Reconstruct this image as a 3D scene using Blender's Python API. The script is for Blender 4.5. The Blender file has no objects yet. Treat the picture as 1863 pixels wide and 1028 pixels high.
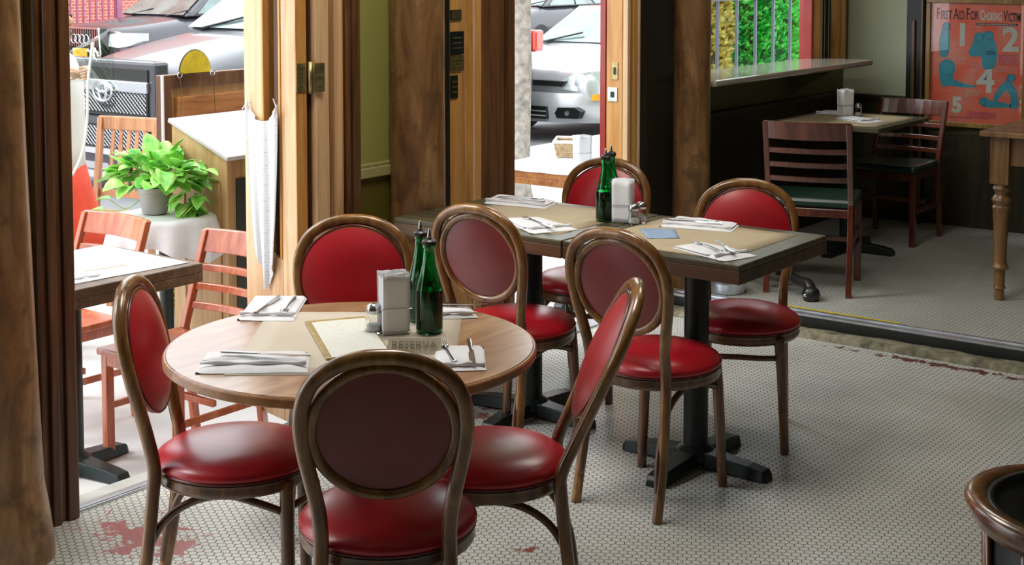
import bpy, math, random
from math import sin, cos, pi, radians
from mathutils import Vector, Matrix, noise
random.seed(7)
S = bpy.context.scene
COL = S.collection

# ------------------------------------------------------------------ mesh builder
class MB:
    def __init__(s): s.v = []; s.f = []
    def add(s, vs, fs):
        n = len(s.v); s.v += [tuple(p) for p in vs]; s.f += [tuple(i + n for i in f) for f in fs]; return s
    def box(s, x0, x1, y0, y1, z0, z1, M=None):
        vs = [Vector((x, y, z)) for z in (z0, z1) for y in (y0, y1) for x in (x0, x1)]
        if M: vs = [M @ v for v in vs]
        return s.add(vs, [(0, 2, 3, 1), (4, 5, 7, 6), (0, 1, 5, 4), (2, 6, 7, 3), (0, 4, 6, 2), (1, 3, 7, 5)])
    def prism(s, poly, z0, z1, M=None):
        n = len(poly); vs = [Vector((x, y, z0)) for x, y in poly] + [Vector((x, y, z1)) for x, y in poly]
        if M: vs = [M @ v for v in vs]
        return s.add(vs, [tuple(range(n - 1, -1, -1)), tuple(range(n, 2 * n))] + [(i, (i + 1) % n, n + (i + 1) % n, n + i) for i in range(n)])
    def lathe(s, prof, seg=24, M=None, sx=1, sy=1):
        vs = []; k = len(prof)
        for j in range(seg):
            a = 2 * pi * j / seg
            for r, z in prof: vs.append(Vector((r * cos(a) * sx, r * sin(a) * sy, z)))
        if M: vs = [M @ v for v in vs]
        fs = [(j * k + i, ((j + 1) % seg) * k + i, ((j + 1) % seg) * k + i + 1, j * k + i + 1) for j in range(seg) for i in range(k - 1)]
        if prof[0][0] > 1e-6: fs.append(tuple(j * k for j in range(seg))[::-1])
        if prof[-1][0] > 1e-6: fs.append(tuple(j * k + k - 1 for j in range(seg)))
        return s.add(vs, fs)
    def tube(s, pts, rad, seg=10, closed=False, flat=1.0, M=None):
        pts = [Vector(p) for p in pts]; n = len(pts)
        if not hasattr(rad, '__len__'): rad = [rad] * n
        vs = []; up = None
        for i, p in enumerate(pts):
            a = pts[(i - 1) % n] if (closed or i > 0) else p
            b = pts[(i + 1) % n] if (closed or i < n - 1) else p
            t = (b - a).normalized()
            if up is None:
                up = Vector((0, 0, 1)) if abs(t.z) < .9 else Vector((1, 0, 0))
            u = (up - t * up.dot(t)).normalized(); w = t.cross(u); up = u
            for j in range(seg):
                q = 2 * pi * j / seg
                vs.append(p + u * cos(q) * rad[i] * flat + w * sin(q) * rad[i])
        if M: vs = [M @ v for v in vs]
        m = n if closed else n - 1
        fs = [(i * seg + j, i * seg + (j + 1) % seg, ((i + 1) % n) * seg + (j + 1) % seg, ((i + 1) % n) * seg + j) for i in range(m) for j in range(seg)]
        if not closed: fs += [tuple(range(seg))[::-1], tuple((n - 1) * seg + j for j in range(seg))]
        return s.add(vs, fs)
    def grid(s, fn, nu, nv, closeu=False):
        vs = [fn(i / nu, j / nv) for i in range(nu + 1) for j in range(nv + 1)]
        return s.add(vs, [(i * (nv + 1) + j, (i + 1) * (nv + 1) + j, (i + 1) * (nv + 1) + j + 1, i * (nv + 1) + j + 1) for i in range(nu) for j in range(nv)])
    def loft(s, secs, cap=True):
        n = len(secs[0]); vs = [p for q in secs for p in q]
        fs = [(i * n + j, i * n + (j + 1) % n, (i + 1) * n + (j + 1) % n, (i + 1) * n + j) for i in range(len(secs) - 1) for j in range(n)]
        if cap: fs += [tuple(range(n))[::-1], tuple((len(secs) - 1) * n + j for j in range(n))]
        return s.add(vs, fs)
    def build(s, name, mat=None, parent=None, smooth=False, bevel=0, sub=0, solid=0, loc=None):
        me = bpy.data.meshes.new(name); me.from_pydata(s.v, [], s.f); me.update()
        import bmesh
        bm = bmesh.new(); bm.from_mesh(me); bmesh.ops.recalc_face_normals(bm, faces=bm.faces); bm.to_mesh(me); bm.free()
        if mat: me.materials.append(mat)
        o = bpy.data.objects.new(name, me); COL.objects.link(o)
        if parent: o.parent = parent
        if loc: o.location = loc
        if smooth:
            me.shade_smooth()
            if smooth == 'a':
                me.set_sharp_from_angle(angle=radians(38))
        if solid:
            m = o.modifiers.new('solid', 'SOLIDIFY'); m.thickness = solid; m.offset = 0
        if sub:
            m = o.modifiers.new('sub', 'SUBSURF'); m.levels = m.render_levels = sub
        if bevel:
            m = o.modifiers.new('bev', 'BEVEL'); m.width = bevel; m.segments = 2; m.limit_method = 'ANGLE'
        return o

def tag(o, label, cat, group=None, kind=None):
    o['label'] = label; o['category'] = cat
    if group: o['group'] = group
    if kind: o['kind'] = kind
    return o
def thing(name, label, cat, loc=(0, 0, 0), rz=0, group=None):
    o = bpy.data.objects.new(name, None); COL.objects.link(o); o.empty_display_size = .05
    o.location = loc; o.rotation_euler = (0, 0, rz)
    return tag(o, label, cat, group)
def struct(o): o['kind'] = 'structure'; return o
def sbox(name, x0, x1, y0, y1, z0, z1, mat, bevel=0, parent=None):
    o = MB().box(x0, x1, y0, y1, z0, z1).build(name, mat, parent, bevel=bevel)
    if not parent: struct(o)
    return o
def copy_tree(o, parent=None):
    c = o.copy(); COL.objects.link(c)
    if parent: c.parent = parent
    for ch in list(o.children): copy_tree(ch, c)
    return c
def place(root, first, loc, rz, label, group=None):
    r = root if first else copy_tree(root)
    r.location = loc; r.rotation_euler = (0, 0, rz); r['label'] = label
    if group: r['group'] = group
    return r
def Rz(a): return Matrix.Rotation(a, 4, 'Z')
def T(x, y, z): return Matrix.Translation((x, y, z))
def lerp(a, b, t): return a + (b - a) * t
def spline(P, n=6):
    P = [Vector(p) for p in P]; out = []
    for i in range(len(P) - 1):
        p0 = P[max(i - 1, 0)]; p1 = P[i]; p2 = P[i + 1]; p3 = P[min(i + 2, len(P) - 1)]
        for k in range(n):
            t = k / n
            out.append(.5 * ((2 * p1) + (p2 - p0) * t + (2 * p0 - 5 * p1 + 4 * p2 - p3) * t * t + (3 * p1 - p0 - 3 * p2 + p3) * t ** 3))
    out.append(P[-1]); return out
def interp(keys, t):
    for (a, x), (b, y) in zip(keys, keys[1:]):
        if t <= b: return lerp(x, y, (t - a) / (b - a) if b > a else 0)
    return keys[-1][1]

# ------------------------------------------------------------------ materials
def hexc(h):
    c = [int(h[i:i + 2], 16) / 255 for i in (0, 2, 4)]
    return tuple(x / 12.92 if x < .04045 else ((x + .055) / 1.055) ** 2.4 for x in c) + (1,)
def C4(c): return hexc(c) if isinstance(c, str) else (tuple(c) + (1,))[:4]
class NT:
    def __init__(s, name):
        s.m = bpy.data.materials.new(name); s.m.use_nodes = True
        s.n = s.m.node_tree.nodes; s.l = s.m.node_tree.links; s.b = s.n['Principled BSDF']
    def node(s, t, **k):
        x = s.n.new(t)
        for a, v in k.items(): setattr(x, a, v)
        return x
    def link(s, a, b): s.l.new(a, b)
    def math(s, op, a, b=None, c=None):
        x = s.node('ShaderNodeMath', operation=op)
        for i, v in enumerate((a, b, c)):
            if v is None: continue
            if isinstance(v, (int, float)): x.inputs[i].default_value = v
            else: s.link(v, x.inputs[i])
        return x.outputs[0]
    def coord(s, scale=(1, 1, 1), rot=(0, 0, 0), kind='Object'):
        tc = s.node('ShaderNodeTexCoord'); mp = s.node('ShaderNodeMapping')
        s.link(tc.outputs[kind], mp.inputs[0]); mp.inputs['Scale'].default_value = scale; mp.inputs['Rotation'].default_value = rot
        return mp.outputs[0]
    def noise(s, vec, scale, detail=4, rough=.55, dist=0):
        x = s.node('ShaderNodeTexNoise'); s.link(vec, x.inputs['Vector'])
        x.inputs['Scale'].default_value = scale; x.inputs['Detail'].default_value = detail
        x.inputs['Roughness'].default_value = rough; x.inputs['Distortion'].default_value = dist
        return x.outputs['Fac']
    def ramp(s, fac, stops):
        x = s.node('ShaderNodeValToRGB'); s.link(fac, x.inputs[0]); e = x.color_ramp.elements
        while len(e) < len(stops): e.new(.5)
        for i, (p, c) in enumerate(stops): e[i].position = p; e[i].color = C4(c)
        return x.outputs[0]
    def mix(s, fac, a, b, mode='MIX'):
        x = s.node('ShaderNodeMix', data_type='RGBA', blend_type=mode)
        for i, v in ((0, fac), (6, a), (7, b)):
            if isinstance(v, (int, float)): x.inputs[i].default_value = v
            elif isinstance(v, (str, tuple)): x.inputs[i].default_value = C4(v)
            else: s.link(v, x.inputs[i])
        return x.outputs[2]
    def set(s, **k):
        for a, v in k.items():
            i = s.b.inputs[a.replace('_', ' ')]
            if isinstance(v, (int, float)): i.default_value = v
            elif isinstance(v, (str, tuple)): i.default_value = C4(v)
            else: s.link(v, i)
        return s
    def bump(s, h, strength=.3, dist=.002):
        x = s.node('ShaderNodeBump'); x.inputs['Strength'].default_value = strength; x.inputs['Distance'].default_value = dist
        s.link(h, x.inputs['Height']); s.link(x.outputs[0], s.b.inputs['Normal']); return s
def plain(name, c, rough=.5, metal=0, vary=.12, scale=12, coat=0, bump=0, **k):
    t = NT(name); v = t.coord(); n = t.noise(v, scale)
    c = C4(c); d = tuple(x * (1 - vary) for x in c[:3]); l = tuple(min(1, x * (1 + vary)) for x in c[:3])
    t.set(Base_Color=t.ramp(n, [(.3, d), (.7, l)]), Roughness=rough, Metallic=metal, Coat_Weight=coat, **k)
    if bump: t.bump(t.noise(v, scale * 6), bump)
    return t.m
def wood(name, dark, mid, light, axis=2, scale=6, rough=.4, coat=0., stretch=.08, wear=None, bump=.15):
    t = NT(name); sc = [1, 1, 1]; sc[axis] = stretch
    v = t.coord(tuple(sc)); n = t.noise(v, scale * 4, 6, .6, 1.2); n2 = t.noise(v, scale, 3, .5, .6)
    f = t.math('ADD', t.math('MULTIPLY', n, .6), t.math('MULTIPLY', n2, .4))
    c = t.ramp(f, [(.34, dark), (.5, mid), (.66, light)])
    if wear:
        w = t.noise(t.coord(), 9, 5, .65); c = t.mix(t.ramp(w, [(.5, (0, 0, 0)), (.68, (1, 1, 1))]), c, wear)
    t.set(Base_Color=c, Roughness=rough, Coat_Weight=coat, Coat_Roughness=.15)
    t.bump(n, bump); return t.m
def glass(name, c=(1, 1, 1), rough=0., ior=1.45, alpha=1):
    t = NT(name); t.set(Base_Color=C4(c), Roughness=rough, IOR=ior, Transmission_Weight=1.); return t.m
def pane(name, c=(.9, .95, .95), refl=.15):
    t = NT(name); tr = t.node('ShaderNodeBsdfTransparent'); gl = t.node('ShaderNodeBsdfGlossy'); mx = t.node('ShaderNodeMixShader')
    tr.inputs[0].default_value = C4(c); gl.inputs['Roughness'].default_value = .02
    fr = t.node('ShaderNodeFresnel'); fr.inputs[0].default_value = 1.5
    ge = t.node('ShaderNodeNewGeometry'); t.link(t.math('MULTIPLY', t.math('ADD', fr.outputs[0], refl), t.math('SUBTRACT', 1, ge.outputs['Backfacing'])), mx.inputs[0]); t.link(tr.outputs[0], mx.inputs[1]); t.link(gl.outputs[0], mx.inputs[2])
    t.link(mx.outputs[0], t.n['Material Output'].inputs[0]); return t.m

def hexfloor(name, tile, dirt, grout, size=.0262, stains=()):
    t = NT(name); v = t.coord((1 / size, 1 / size, 0), (0, 0, radians(0)))
    def vm(op, a, b=None):
        x = t.node('ShaderNodeVectorMath', operation=op)
        for i, q in enumerate((a, b)):
            if q is None: continue
            if isinstance(q, tuple): x.inputs[i].default_value = q
            else: t.link(q, x.inputs[i])
        return x
    w = (1., 1.7320508, 1.); h = (.5, .8660254, .5)
    def cell(off):
        p = vm('ADD', v, off).outputs[0]; p = vm('MODULO', vm('ADD', vm('MODULO', p, w).outputs[0], w).outputs[0], w).outputs[0]
        return vm('SUBTRACT', p, h).outputs[0]
    a = cell((0, 0, .5)); b = cell(h)
    def hd(q):
        ab = vm('ABSOLUTE', q).outputs[0]
        return t.math('MAXIMUM', vm('DOT_PRODUCT', ab, (.5, .8660254, 0)).outputs['Value'], vm('DOT_PRODUCT', ab, (1, 0, 0)).outputs['Value'])
    d = t.math('MINIMUM', hd(a), hd(b))
    g = t.math('SMOOTHSTEP' if False else 'GREATER_THAN', d, .452)
    mr = t.node('ShaderNodeMapRange', interpolation_type='SMOOTHSTEP'); t.link(d, mr.inputs[0]); mr.inputs[1].default_value = .43; mr.inputs[2].default_value = .475
    g = mr.outputs[0]
    vo = t.coord(); big = t.noise(vo, 1.3, 5, .6); fine = t.noise(vo, 14, 4, .6)
    base = t.mix(t.ramp(big, [(.38, (0, 0, 0)), (.66, (1, 1, 1))]), tile, dirt)
    base = t.mix(t.ramp(fine, [(.55, (0, 0, 0)), (.75, (.5, .5, .5))]), base, dirt)
    for (x, y, rx, ry, rot, col, am) in stains:
        s1 = vm('SUBTRACT', vo, (x, y, 0)).outputs[0]
        mp = t.node('ShaderNodeMapping'); t.link(s1, mp.inputs[0]); mp.inputs['Rotation'].default_value = (0, 0, -rot)
        mp2 = vm('DIVIDE', mp.outputs[0], (rx, ry, 1000)).outputs[0]
        r = vm('LENGTH', mp2).outputs['Value']
        st = t.math('ADD', t.math('MULTIPLY', t.noise(vo, 16, 4, .65, .4), 1.8), t.math('MULTIPLY', r, -.62))
        m = t.ramp(st, [(am, (0, 0, 0)), (am + .05, (1, 1, 1))])
        base = t.mix(m, base, col); g = t.math('MULTIPLY', g, t.math('SUBTRACT', 1, t.math('MULTIPLY', m, .75)))
    c = t.mix(g, base, grout)
    t.set(Base_Color=c, Roughness=t.math('ADD', .32, t.math('MULTIPLY', g, .45)))
    t.bump(t.math('SUBTRACT', 1, g), .35, .0015); return t.m

M = {}
M['floor'] = hexfloor('hex_tile', (.66, .66, .63), (.50, .50, .45), (.035, .032, .028), stains=[(2.72, 3.42, .20, .34, .0, (.36, .10, .10), .60), (3.72, 3.3, .3, .2, 0, (.22, .07, .07), .52), (4.15, 3.45, .4, .25, 0, (.22, .08, .07), .62), (5.96, 2.1, .05, 1.3, 0, (.12, .03, .025), .62), (3.36, 2.42, .05, .12, .6, (.25, .07, .05), .70)])
M['floor2'] = hexfloor('hex_tile_back', (.60, .61, .57), (.44, .45, .40), (.05, .05, .045))
M['bent'] = wood('bentwood', (.045, .016, .006), (.12, .045, .015), (.25, .11, .032), scale=5, rough=.32, coat=.6, stretch=.25, wear=None, bump=.05)
M['bentgold'] = wood('bentwood_backlit', (.075, .028, .007), (.22, .095, .022), (.42, .22, .055), scale=5, rough=.3, coat=.6, stretch=.3, bump=.05)  # lighter golden copy: the hoops' backlit highlight worked into the wood colour
def leather(name, c, c2):
    t = NT(name); v = t.coord(); n = t.noise(v, 5, 3); f = t.noise(v, 160, 2)
    t.set(Base_Color=t.ramp(n, [(.35, c2), (.65, c)]), Roughness=.36, Coat_Weight=.35, Coat_Roughness=.22); t.bump(f, .12, .0006); return t.m
M['red'] = leather('red_vinyl', (.50, .008, .020), (.36, .006, .015))
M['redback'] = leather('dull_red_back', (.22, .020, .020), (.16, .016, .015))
M['pipe'] = leather('piping_vinyl', (.12, .012, .012), (.08, .01, .01))
M['green_vinyl'] = leather('green_vinyl', (.012, .06, .045), (.01, .04, .03))
M['tabletop'] = wood('round_top_wood', (.24, .105, .045), (.40, .21, .10), (.56, .36, .19), axis=0, scale=3.2, rough=.33, coat=.4, stretch=.22)
M['rim'] = wood('table_rim', (.20, .07, .02), (.38, .15, .045), (.5, .24, .08), axis=0, rough=.4, coat=.2)
M['dtop'] = wood('dark_table', (.035, .030, .014), (.075, .064, .030), (.13, .11, .055), axis=1, scale=4, rough=.42, coat=.08, stretch=.1)
M['dedge'] = wood('dark_table_edge', (.05, .026, .014), (.10, .052, .027), (.19, .10, .05), axis=1, scale=4, rough=.45, stretch=.1)
M['iron'] = plain('black_iron', (.012, .020, .019), .38, .3, .2, 8)
M['paper'] = plain('kraft_paper', (.50, .40, .26), .7, 0, .07, 5, bump=.1)
M['paper2'] = plain('kraft_paper_light', (.62, .54, .43), .7, 0, .05, 5, bump=.1)
M['white'] = plain('white_paper', (.86, .87, .90), .7, 0, .03, 20, bump=.05)
M['cloth'] = plain('white_cloth', (.82, .82, .86), .85, 0, .04, 30, bump=.25)
M['steel'] = plain('steel', (.55, .56, .58), .22, 1., .1, 30)
M['alu'] = plain('aluminium_track', (.62, .65, .70), .35, .9, .12, 14)
M['glass'] = glass('clear_glass', (.97, .99, .98))
M['gglass'] = glass('green_glass', (.13, .78, .36), .0)
M['liquid'] = plain('dark_vinegar', (.012, .016, .012), .12, 0, .3, 4)
M['blackp'] = plain('black_plastic', (.015, .015, .016), .35)
M['salt'] = plain('salt', (.85, .85, .85), .9)
M['card'] = plain('card_beige', (.60, .55, .42), .8)
M['ink'] = plain('pencil_ink', (.17, .155, .13), .8)
M['board'] = plain('menu_board', (.42, .30, .10), .5, 0, .3, 30)
M['menu'] = NT('menu_sheet')
_t = M['menu']; _v = _t.coord(); _w = _t.node('ShaderNodeTexWave', wave_type='BANDS', bands_direction='X'); _t.link(_v, _w.inputs[0]); _w.inputs['Scale'].default_value = 22; _w.inputs['Distortion'].default_value = .3
_t.set(Base_Color=_t.mix(_t.math('MULTIPLY', _t.ramp(_w.outputs[1], [(.6, (0, 0, 0)), (.8, (1, 1, 1))]), _t.ramp(_t.noise(_v, 60), [(.45, (0, 0, 0)), (.6, (.35, .35, .35))])), (.80, .79, .72), (.55, .55, .56)), Roughness=.7); M['menu'] = _t.m
M['blue'] = plain('blue_card', (.30, .42, .62), .5, 0, .15, 60)
M['orange'] = wood('fir_orange', (.33, .13, .028), (.58, .28, .07), (.72, .42, .15), scale=5, rough=.38, coat=.3)
M['pine'] = wood('pine_pale', (.46, .24, .10), (.66, .42, .22), (.78, .56, .34), scale=5, rough=.4, coat=.25)
M['brown'] = wood('brown_wood', (.045, .018, .006), (.12, .050, .018), (.20, .09, .035), scale=5, rough=.4, coat=.25)
M['column'] = wood('column_wood', (.085, .038, .013), (.24, .12, .045), (.42, .25, .11), scale=3, rough=.42, coat=.25, stretch=.2, wear=(.10, .05, .02))
M['darkwood'] = wood('near_black_wood', (.008, .008, .005), (.018, .016, .010), (.035, .028, .016), scale=4, rough=.45, coat=.1)
M['black'] = plain('black_paint', (.008, .012, .010), .4)
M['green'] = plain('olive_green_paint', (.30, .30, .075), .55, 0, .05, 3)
M['green_d'] = plain('dark_olive_paint', (.10, .085, .008), .5, 0, .10, 3)
M['cream'] = plain('rail_cream', (.36, .33, .13), .5)
M['palegreen'] = plain('pale_green_paint', (.56, .60, .42), .6, 0, .04, 3)
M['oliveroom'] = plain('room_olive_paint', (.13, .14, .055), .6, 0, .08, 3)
M['wains'] = wood('wainscot', (.012, .011, .005), (.030, .026, .010), (.06, .05, .018), scale=3, rough=.5)
M['ceil'] = plain('ceiling_paint', (.42, .40, .30), .8)
M['counter'] = plain('counter_top', (.40, .36, .30), .18, 0, .08, 6, coat=.5)
M['brass'] = plain('old_brass', (.42, .34, .16), .35, .9, .3, 40)
M['redpost'] = plain('red_paint', (.30, .02, .015), .35, 0, .1, 9, coat=.3)
M['stone'] = plain('rough_stone', (.20, .18, .12), .85, 0, .6, 22, bump=.8)
M['rubber'] = plain('dark_metal_riser', (.045, .05, .05), .3, .6, .2, 5)
M['cherry'] = wood('cherry_chair', (.26, .045, .012), (.46, .10, .03), (.60, .20, .08), scale=5, rough=.3, coat=.5)
M['chairdark'] = wood('mahogany_chair', (.045, .008, .004), (.10, .02, .008), (.19, .045, .018), scale=5, rough=.25, coat=.6)
M['antique'] = wood('antique_wood', (.10, .045, .014), (.24, .12, .04), (.36, .20, .08), scale=4, rough=.35, coat=.3)
M['concrete'] = plain('sidewalk_concrete', (.60, .59, .58), .8, 0, .08, 3, bump=.2)
M['asphalt'] = plain('asphalt', (.20, .21, .22), .8, 0, .12, 4, bump=.3)
M['bark'] = plain('tree_bark', (.30, .27, .24), .9, 0, .45, 16, bump=.9)
M['lace_'] = plain('lace_white', (.80, .80, .80), .8)
M['pot'] = plain('grey_pot', (.42, .39, .38), .7)
M['stem'] = plain('plant_stem', (.30, .45, .12), .5)
def leafm(name, a, b):
    t = NT(name); v = t.coord(); t.set(Base_Color=t.ramp(t.noise(v, 18, 3), [(.3, a), (.55, b), (.75, (.55, .70, .28))]), Roughness=.35, Subsurface_Weight=.0, Transmission_Weight=0)
    return t.m
M['leaf'] = leafm('pothos_leaf', (.06, .40, .05), (.32, .70, .12))
M['hedge'] = leafm('hedge_green', (.015, .26, .03), (.06, .60, .09))
M['hedge_y'] = leafm('hedge_yellow', (.18, .16, .02), (.50, .42, .08))
M['fence'] = plain('fence_iron', (.07, .09, .12), .5)
M['carpaint'] = plain('dark_grey_car_paint', (.050, .052, .062), .28, 0, .04, 2, coat=.55)
M['carpaint2'] = plain('charcoal_car_paint', (.035, .035, .042), .28, 0, .04, 2, coat=.6)
M['silver'] = plain('silver_car_paint', (.52, .53, .56), .25, .35, .03, 2, coat=1.)
M['chrome'] = plain('chrome', (.75, .77, .8), .12, 1., .03)
M['carglass'] = plain('car_glass', (.12, .18, .17), .05, 0, .5, 2, coat=1.)
M['lamp'] = plain('headlamp_lens', (.62, .66, .68), .12, .3, .25, 14, coat=1.)
M['taill'] = plain('tail_lamp', (.75, .05, .03), .2, 0, .1, 9, coat=1.)
M['amber'] = plain('amber_lens', (.85, .33, .02), .25)
M['plate'] = plain('yellow_plate', (.85, .42, .04), .4)
M['tyre'] = plain('tyre_rubber', (.018, .018, .02), .7)
M['skin'] = plain('skin', (.62, .36, .26), .5, 0, .06)
M['hair'] = plain('dark_hair', (.03, .02, .015), .6)
M['shirt'] = plain('white_shirt', (.84, .84, .86), .85, 0, .03)
M['redcloth'] = plain('red_skirt_cloth', (.80, .075, .035), .8, 0, .08)
M['bag'] = plain('black_bag', (.02, .02, .022), .5)
M['plastic'] = pane('thin_clear_plastic', (.90, .96, .94), .08)
M['yellow'] = plain('yellow_sign', (.62, .46, .02), .45, 0, .25, 18)
M['standwood'] = wood('host_stand_wood', (.30, .16, .06), (.50, .30, .13), (.62, .42, .22), scale=4, rough=.45)
M['standtop'] = plain('host_stand_top', (.52, .47, .48), .4)
M['brick'] = None
_t = NT('red_brick'); _v = _t.coord((1, 1, 1), (radians(90), 0, 0)); _b = _t.node('ShaderNodeTexBrick'); _t.link(_v, _b.inputs[0])
_b.inputs['Scale'].default_value = 4; _b.inputs['Color1'].default_value = C4((.50, .12, .08)); _b.inputs['Color2'].default_value = C4((.42, .09, .07)); _b.inputs['Mortar'].default_value = C4((.62, .48, .42))
_t.set(Base_Color=_b.outputs[0], Roughness=.85); M['brick'] = _t.m
M['door_glass'] = pane('door_glass', (.86, .86, .82), .12)
M['window_glass'] = pane('window_glass', (.95, .97, .96), .0)

# ------------------------------------------------------------------ room shell
sbox('floor', -1.5, 6.02, -3.2, 3.745, -.12, 0, M['floor'])
struct(MB().box(6.2, 8.9, -3.2, 3.93, -.05, .08).build('floor_back_room', M['floor2']))
# curb between the rooms
o = thing('threshold_curb', 'dark metal riser and pitted stone strip along the step to the back room', 'threshold'); o['kind'] = 'structure'
def stone(u, v):
    y = lerp(3.7, -3.2, u); z = .0 + .028 * min(1, min(v, 1 - v) * 6) + .008 * noise.noise(Vector((y * 9, v * 3, 0)))
    return (lerp(6.015, 6.135, v) + .012 * noise.noise(Vector((y * 6, v * 2, 5))) * (1 if v < .5 else 0), y, z)
MB().grid(stone, 240, 6).build('stone_strip', M['stone'], o, smooth=True)
MB().box(6.13, 6.20, -3.2, 1.86, -.05, .072).box(6.13, 6.20, 1.866, 3.7, -.05, .072).build('riser', M['rubber'], o, bevel=.004)
MB().box(6.13, 6.215, -3.2, 3.7, .072, .082).box(6.175, 6.195, -3.2, 3.7, .082, .088).build('track', M['alu'], o)
MB().box(6.222, 6.236, 2.5, 3.1, .080, .0835).build('yellow_tape', M['yellow'], o)

sbox('ceiling', -1.5, 9.1, -3.2, 4.05, 3.1, 3.2, M['ceil'])
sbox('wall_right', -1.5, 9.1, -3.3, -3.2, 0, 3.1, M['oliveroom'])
HD = 2.6
sbox('wall_back', -1.6, -1.5, -3.3, 4.0, 0, 3.1, M['oliveroom'])
sbox('wall_front_left_end', -1.5, .4, 3.77, 3.95, 0, HD, M['green'])
# storefront header and solid pieces
sbox('wall_front_header', -1.5, 9.1, 3.76, 4.0, HD, 3.1, M['green'])
def green_piece(n, x0, x1):
    struct(MB().box(x0, x1, 3.77, 3.92, .93, HD).build('wall_front_%s' % n, M['green']))
    struct(MB().box(x0, x1, 3.77, 3.92, .14, .89).build('wall_front_lower_%s' % n, M['green_d']))
    struct(MB().box(x0, x1, 3.752, 3.92, .89, .93).box(x0, x1, 3.762, 3.92, .93, .945).build('trim_rail_%s' % n, M['cream'], bevel=.004))
    sbox('baseboard_%s' % n, x0, x1, 3.75, 3.92, 0, .14, M['black'], .003)
green_piece('left', 2.30, 2.585)
green_piece('middle', 4.0, 4.33)
# left jamb (brown, moulded)
o = struct(MB().box(2.575, 2.70, 3.72, 3.94, 0, HD).build('trim_left_jamb', M['brown'], bevel=.008))
MB().box(2.60, 2.63, 3.705, 3.72, 0, HD).box(2.655, 2.695, 3.708, 3.72, 0, HD).build('moulding', M['brown'], o, bevel=.005)
# metal sill of the left opening
struct(MB().box(2.70, 3.86, 3.745, 3.79, -.02, .008).box(2.70, 3.86, 3.752, 3.784, .008, .012).build('trim_sill_track', M['alu'], bevel=.002))
struct(MB().box(2.70, 3.86, 3.79, 3.88, -.15, -.002).build('trim_sill_edge', plain('sill_grey', (.42, .42, .38), .6), bevel=.004))
struct(MB().box(5.0, 5.88, 3.745, 3.80, -.02, .008).box(5.0, 5.88, 3.80, 3.88, -.15, -.002).build('trim_sill_second', M['alu'], bevel=.003))

# right jamb of the left opening with stepped mouldings
o = struct(MB().box(3.765, 4.005, 3.765, 3.95, 0, HD).build('trim_middle_jamb', M['brown']))
for x0, x1, yy, m in ((3.768, 3.835, 3.735, 'pine'), (3.838, 3.85, 3.748, 'brown'), (3.853, 3.892, 3.725, 'pine'), (3.895, 3.915, 3.74, 'orange'), (3.925, 3.95, 3.735, 'brown'), (3.958, 3.998, 3.73, 'brown')):
    MB().box(x0, x1, yy, 3.765, 0, HD).build('moulding', M[m], o, bevel=.004)
# dark post behind first column
sbox('trim_dark_post', 4.33, 4.575, 3.77, 3.95, 0, HD, M['black'], .004)
sbox('trim_far_jamb', 4.99, 5.03, 3.78, 3.95, 0, HD, M['brown'], .004)
# right jamb of second opening
o = struct(MB().box(5.88, 5.985, 3.775, 3.866, 0, HD).build('trim_right_jamb', M['orange'], bevel=.003))
MB().box(5.876, 5.985, 3.868, 3.90, 0, HD).build('painted_edge', M['redpost'], o, bevel=.002)
for x0, x1, yy, m in ((5.883, 5.91, 3.745, 'pine'), (5.912, 5.925, 3.76, 'brown'), (5.928, 5.955, 3.74, 'orange'), (5.957, 5.963, 3.755, 'brown'), (5.965, 5.982, 3.735, 'pine')):
    MB().box(x0, x1, yy, 3.776, 0, HD).build('moulding', M[m], o, bevel=.004)
def plate_with_hole(y, z, w, h, m, parent):
    p = MB().box(5.876, 5.8795, y - w / 2, y + w / 2, z - h / 2, z + h / 2).build('strike_plate', M[m], parent, bevel=.001)
    MB().box(5.8745, 5.8765, y - w * .2, y + w * .2, z - h * .22, z + h * .2).build('keyhole', M['black'], p)
plate_with_hole(3.815, 1.19, .034, .085, 'brass', o)
plate_with_hole(3.828, 1.075, .055, .068, 'chrome', o)
# dark wall between right jamb and column 2, then the window wall of the back room
sbox('wall_front_dark', 5.985, 6.62, 3.80, 3.95, 0, HD, M['darkwood'])
sbox('wall_window_lower', 6.62, 8.9, 3.93, 4.05, .89, 1.09, M['oliveroom'])
struct(MB().box(6.62, 8.9, 3.90, 4.05, .08, .86).box(6.62, 8.9, 3.875, 4.05, .86, .89).build('trim_wainscot_window', M['wains'], bevel=.004))
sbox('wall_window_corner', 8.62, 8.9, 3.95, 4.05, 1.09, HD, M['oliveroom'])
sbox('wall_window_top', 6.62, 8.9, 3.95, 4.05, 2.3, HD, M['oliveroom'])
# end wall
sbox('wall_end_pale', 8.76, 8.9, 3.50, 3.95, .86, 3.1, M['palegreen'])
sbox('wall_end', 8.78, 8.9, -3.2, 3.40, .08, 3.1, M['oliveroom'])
struct(MB().box(8.74, 8.9, 3.50, 3.93, .08, .84).box(8.725, 8.9, 3.50, 3.93, .84, .87).box(8.765, 8.9, -3.2, 3.38, .08, .66).build('trim_wainscot_end', M['wains'], bevel=.003))
o = struct(MB().box(8.73, 8.9, 3.385, 3.50, .08, 3.1).build('trim_end_post', M['black'], bevel=.004))
MB().box(8.715, 8.73, 3.44, 3.462, .08, 1.35).box(8.72, 8.73, 3.39, 3.405, .08, 3.1).build('moulding', M['brown'], o, bevel=.003)

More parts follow.
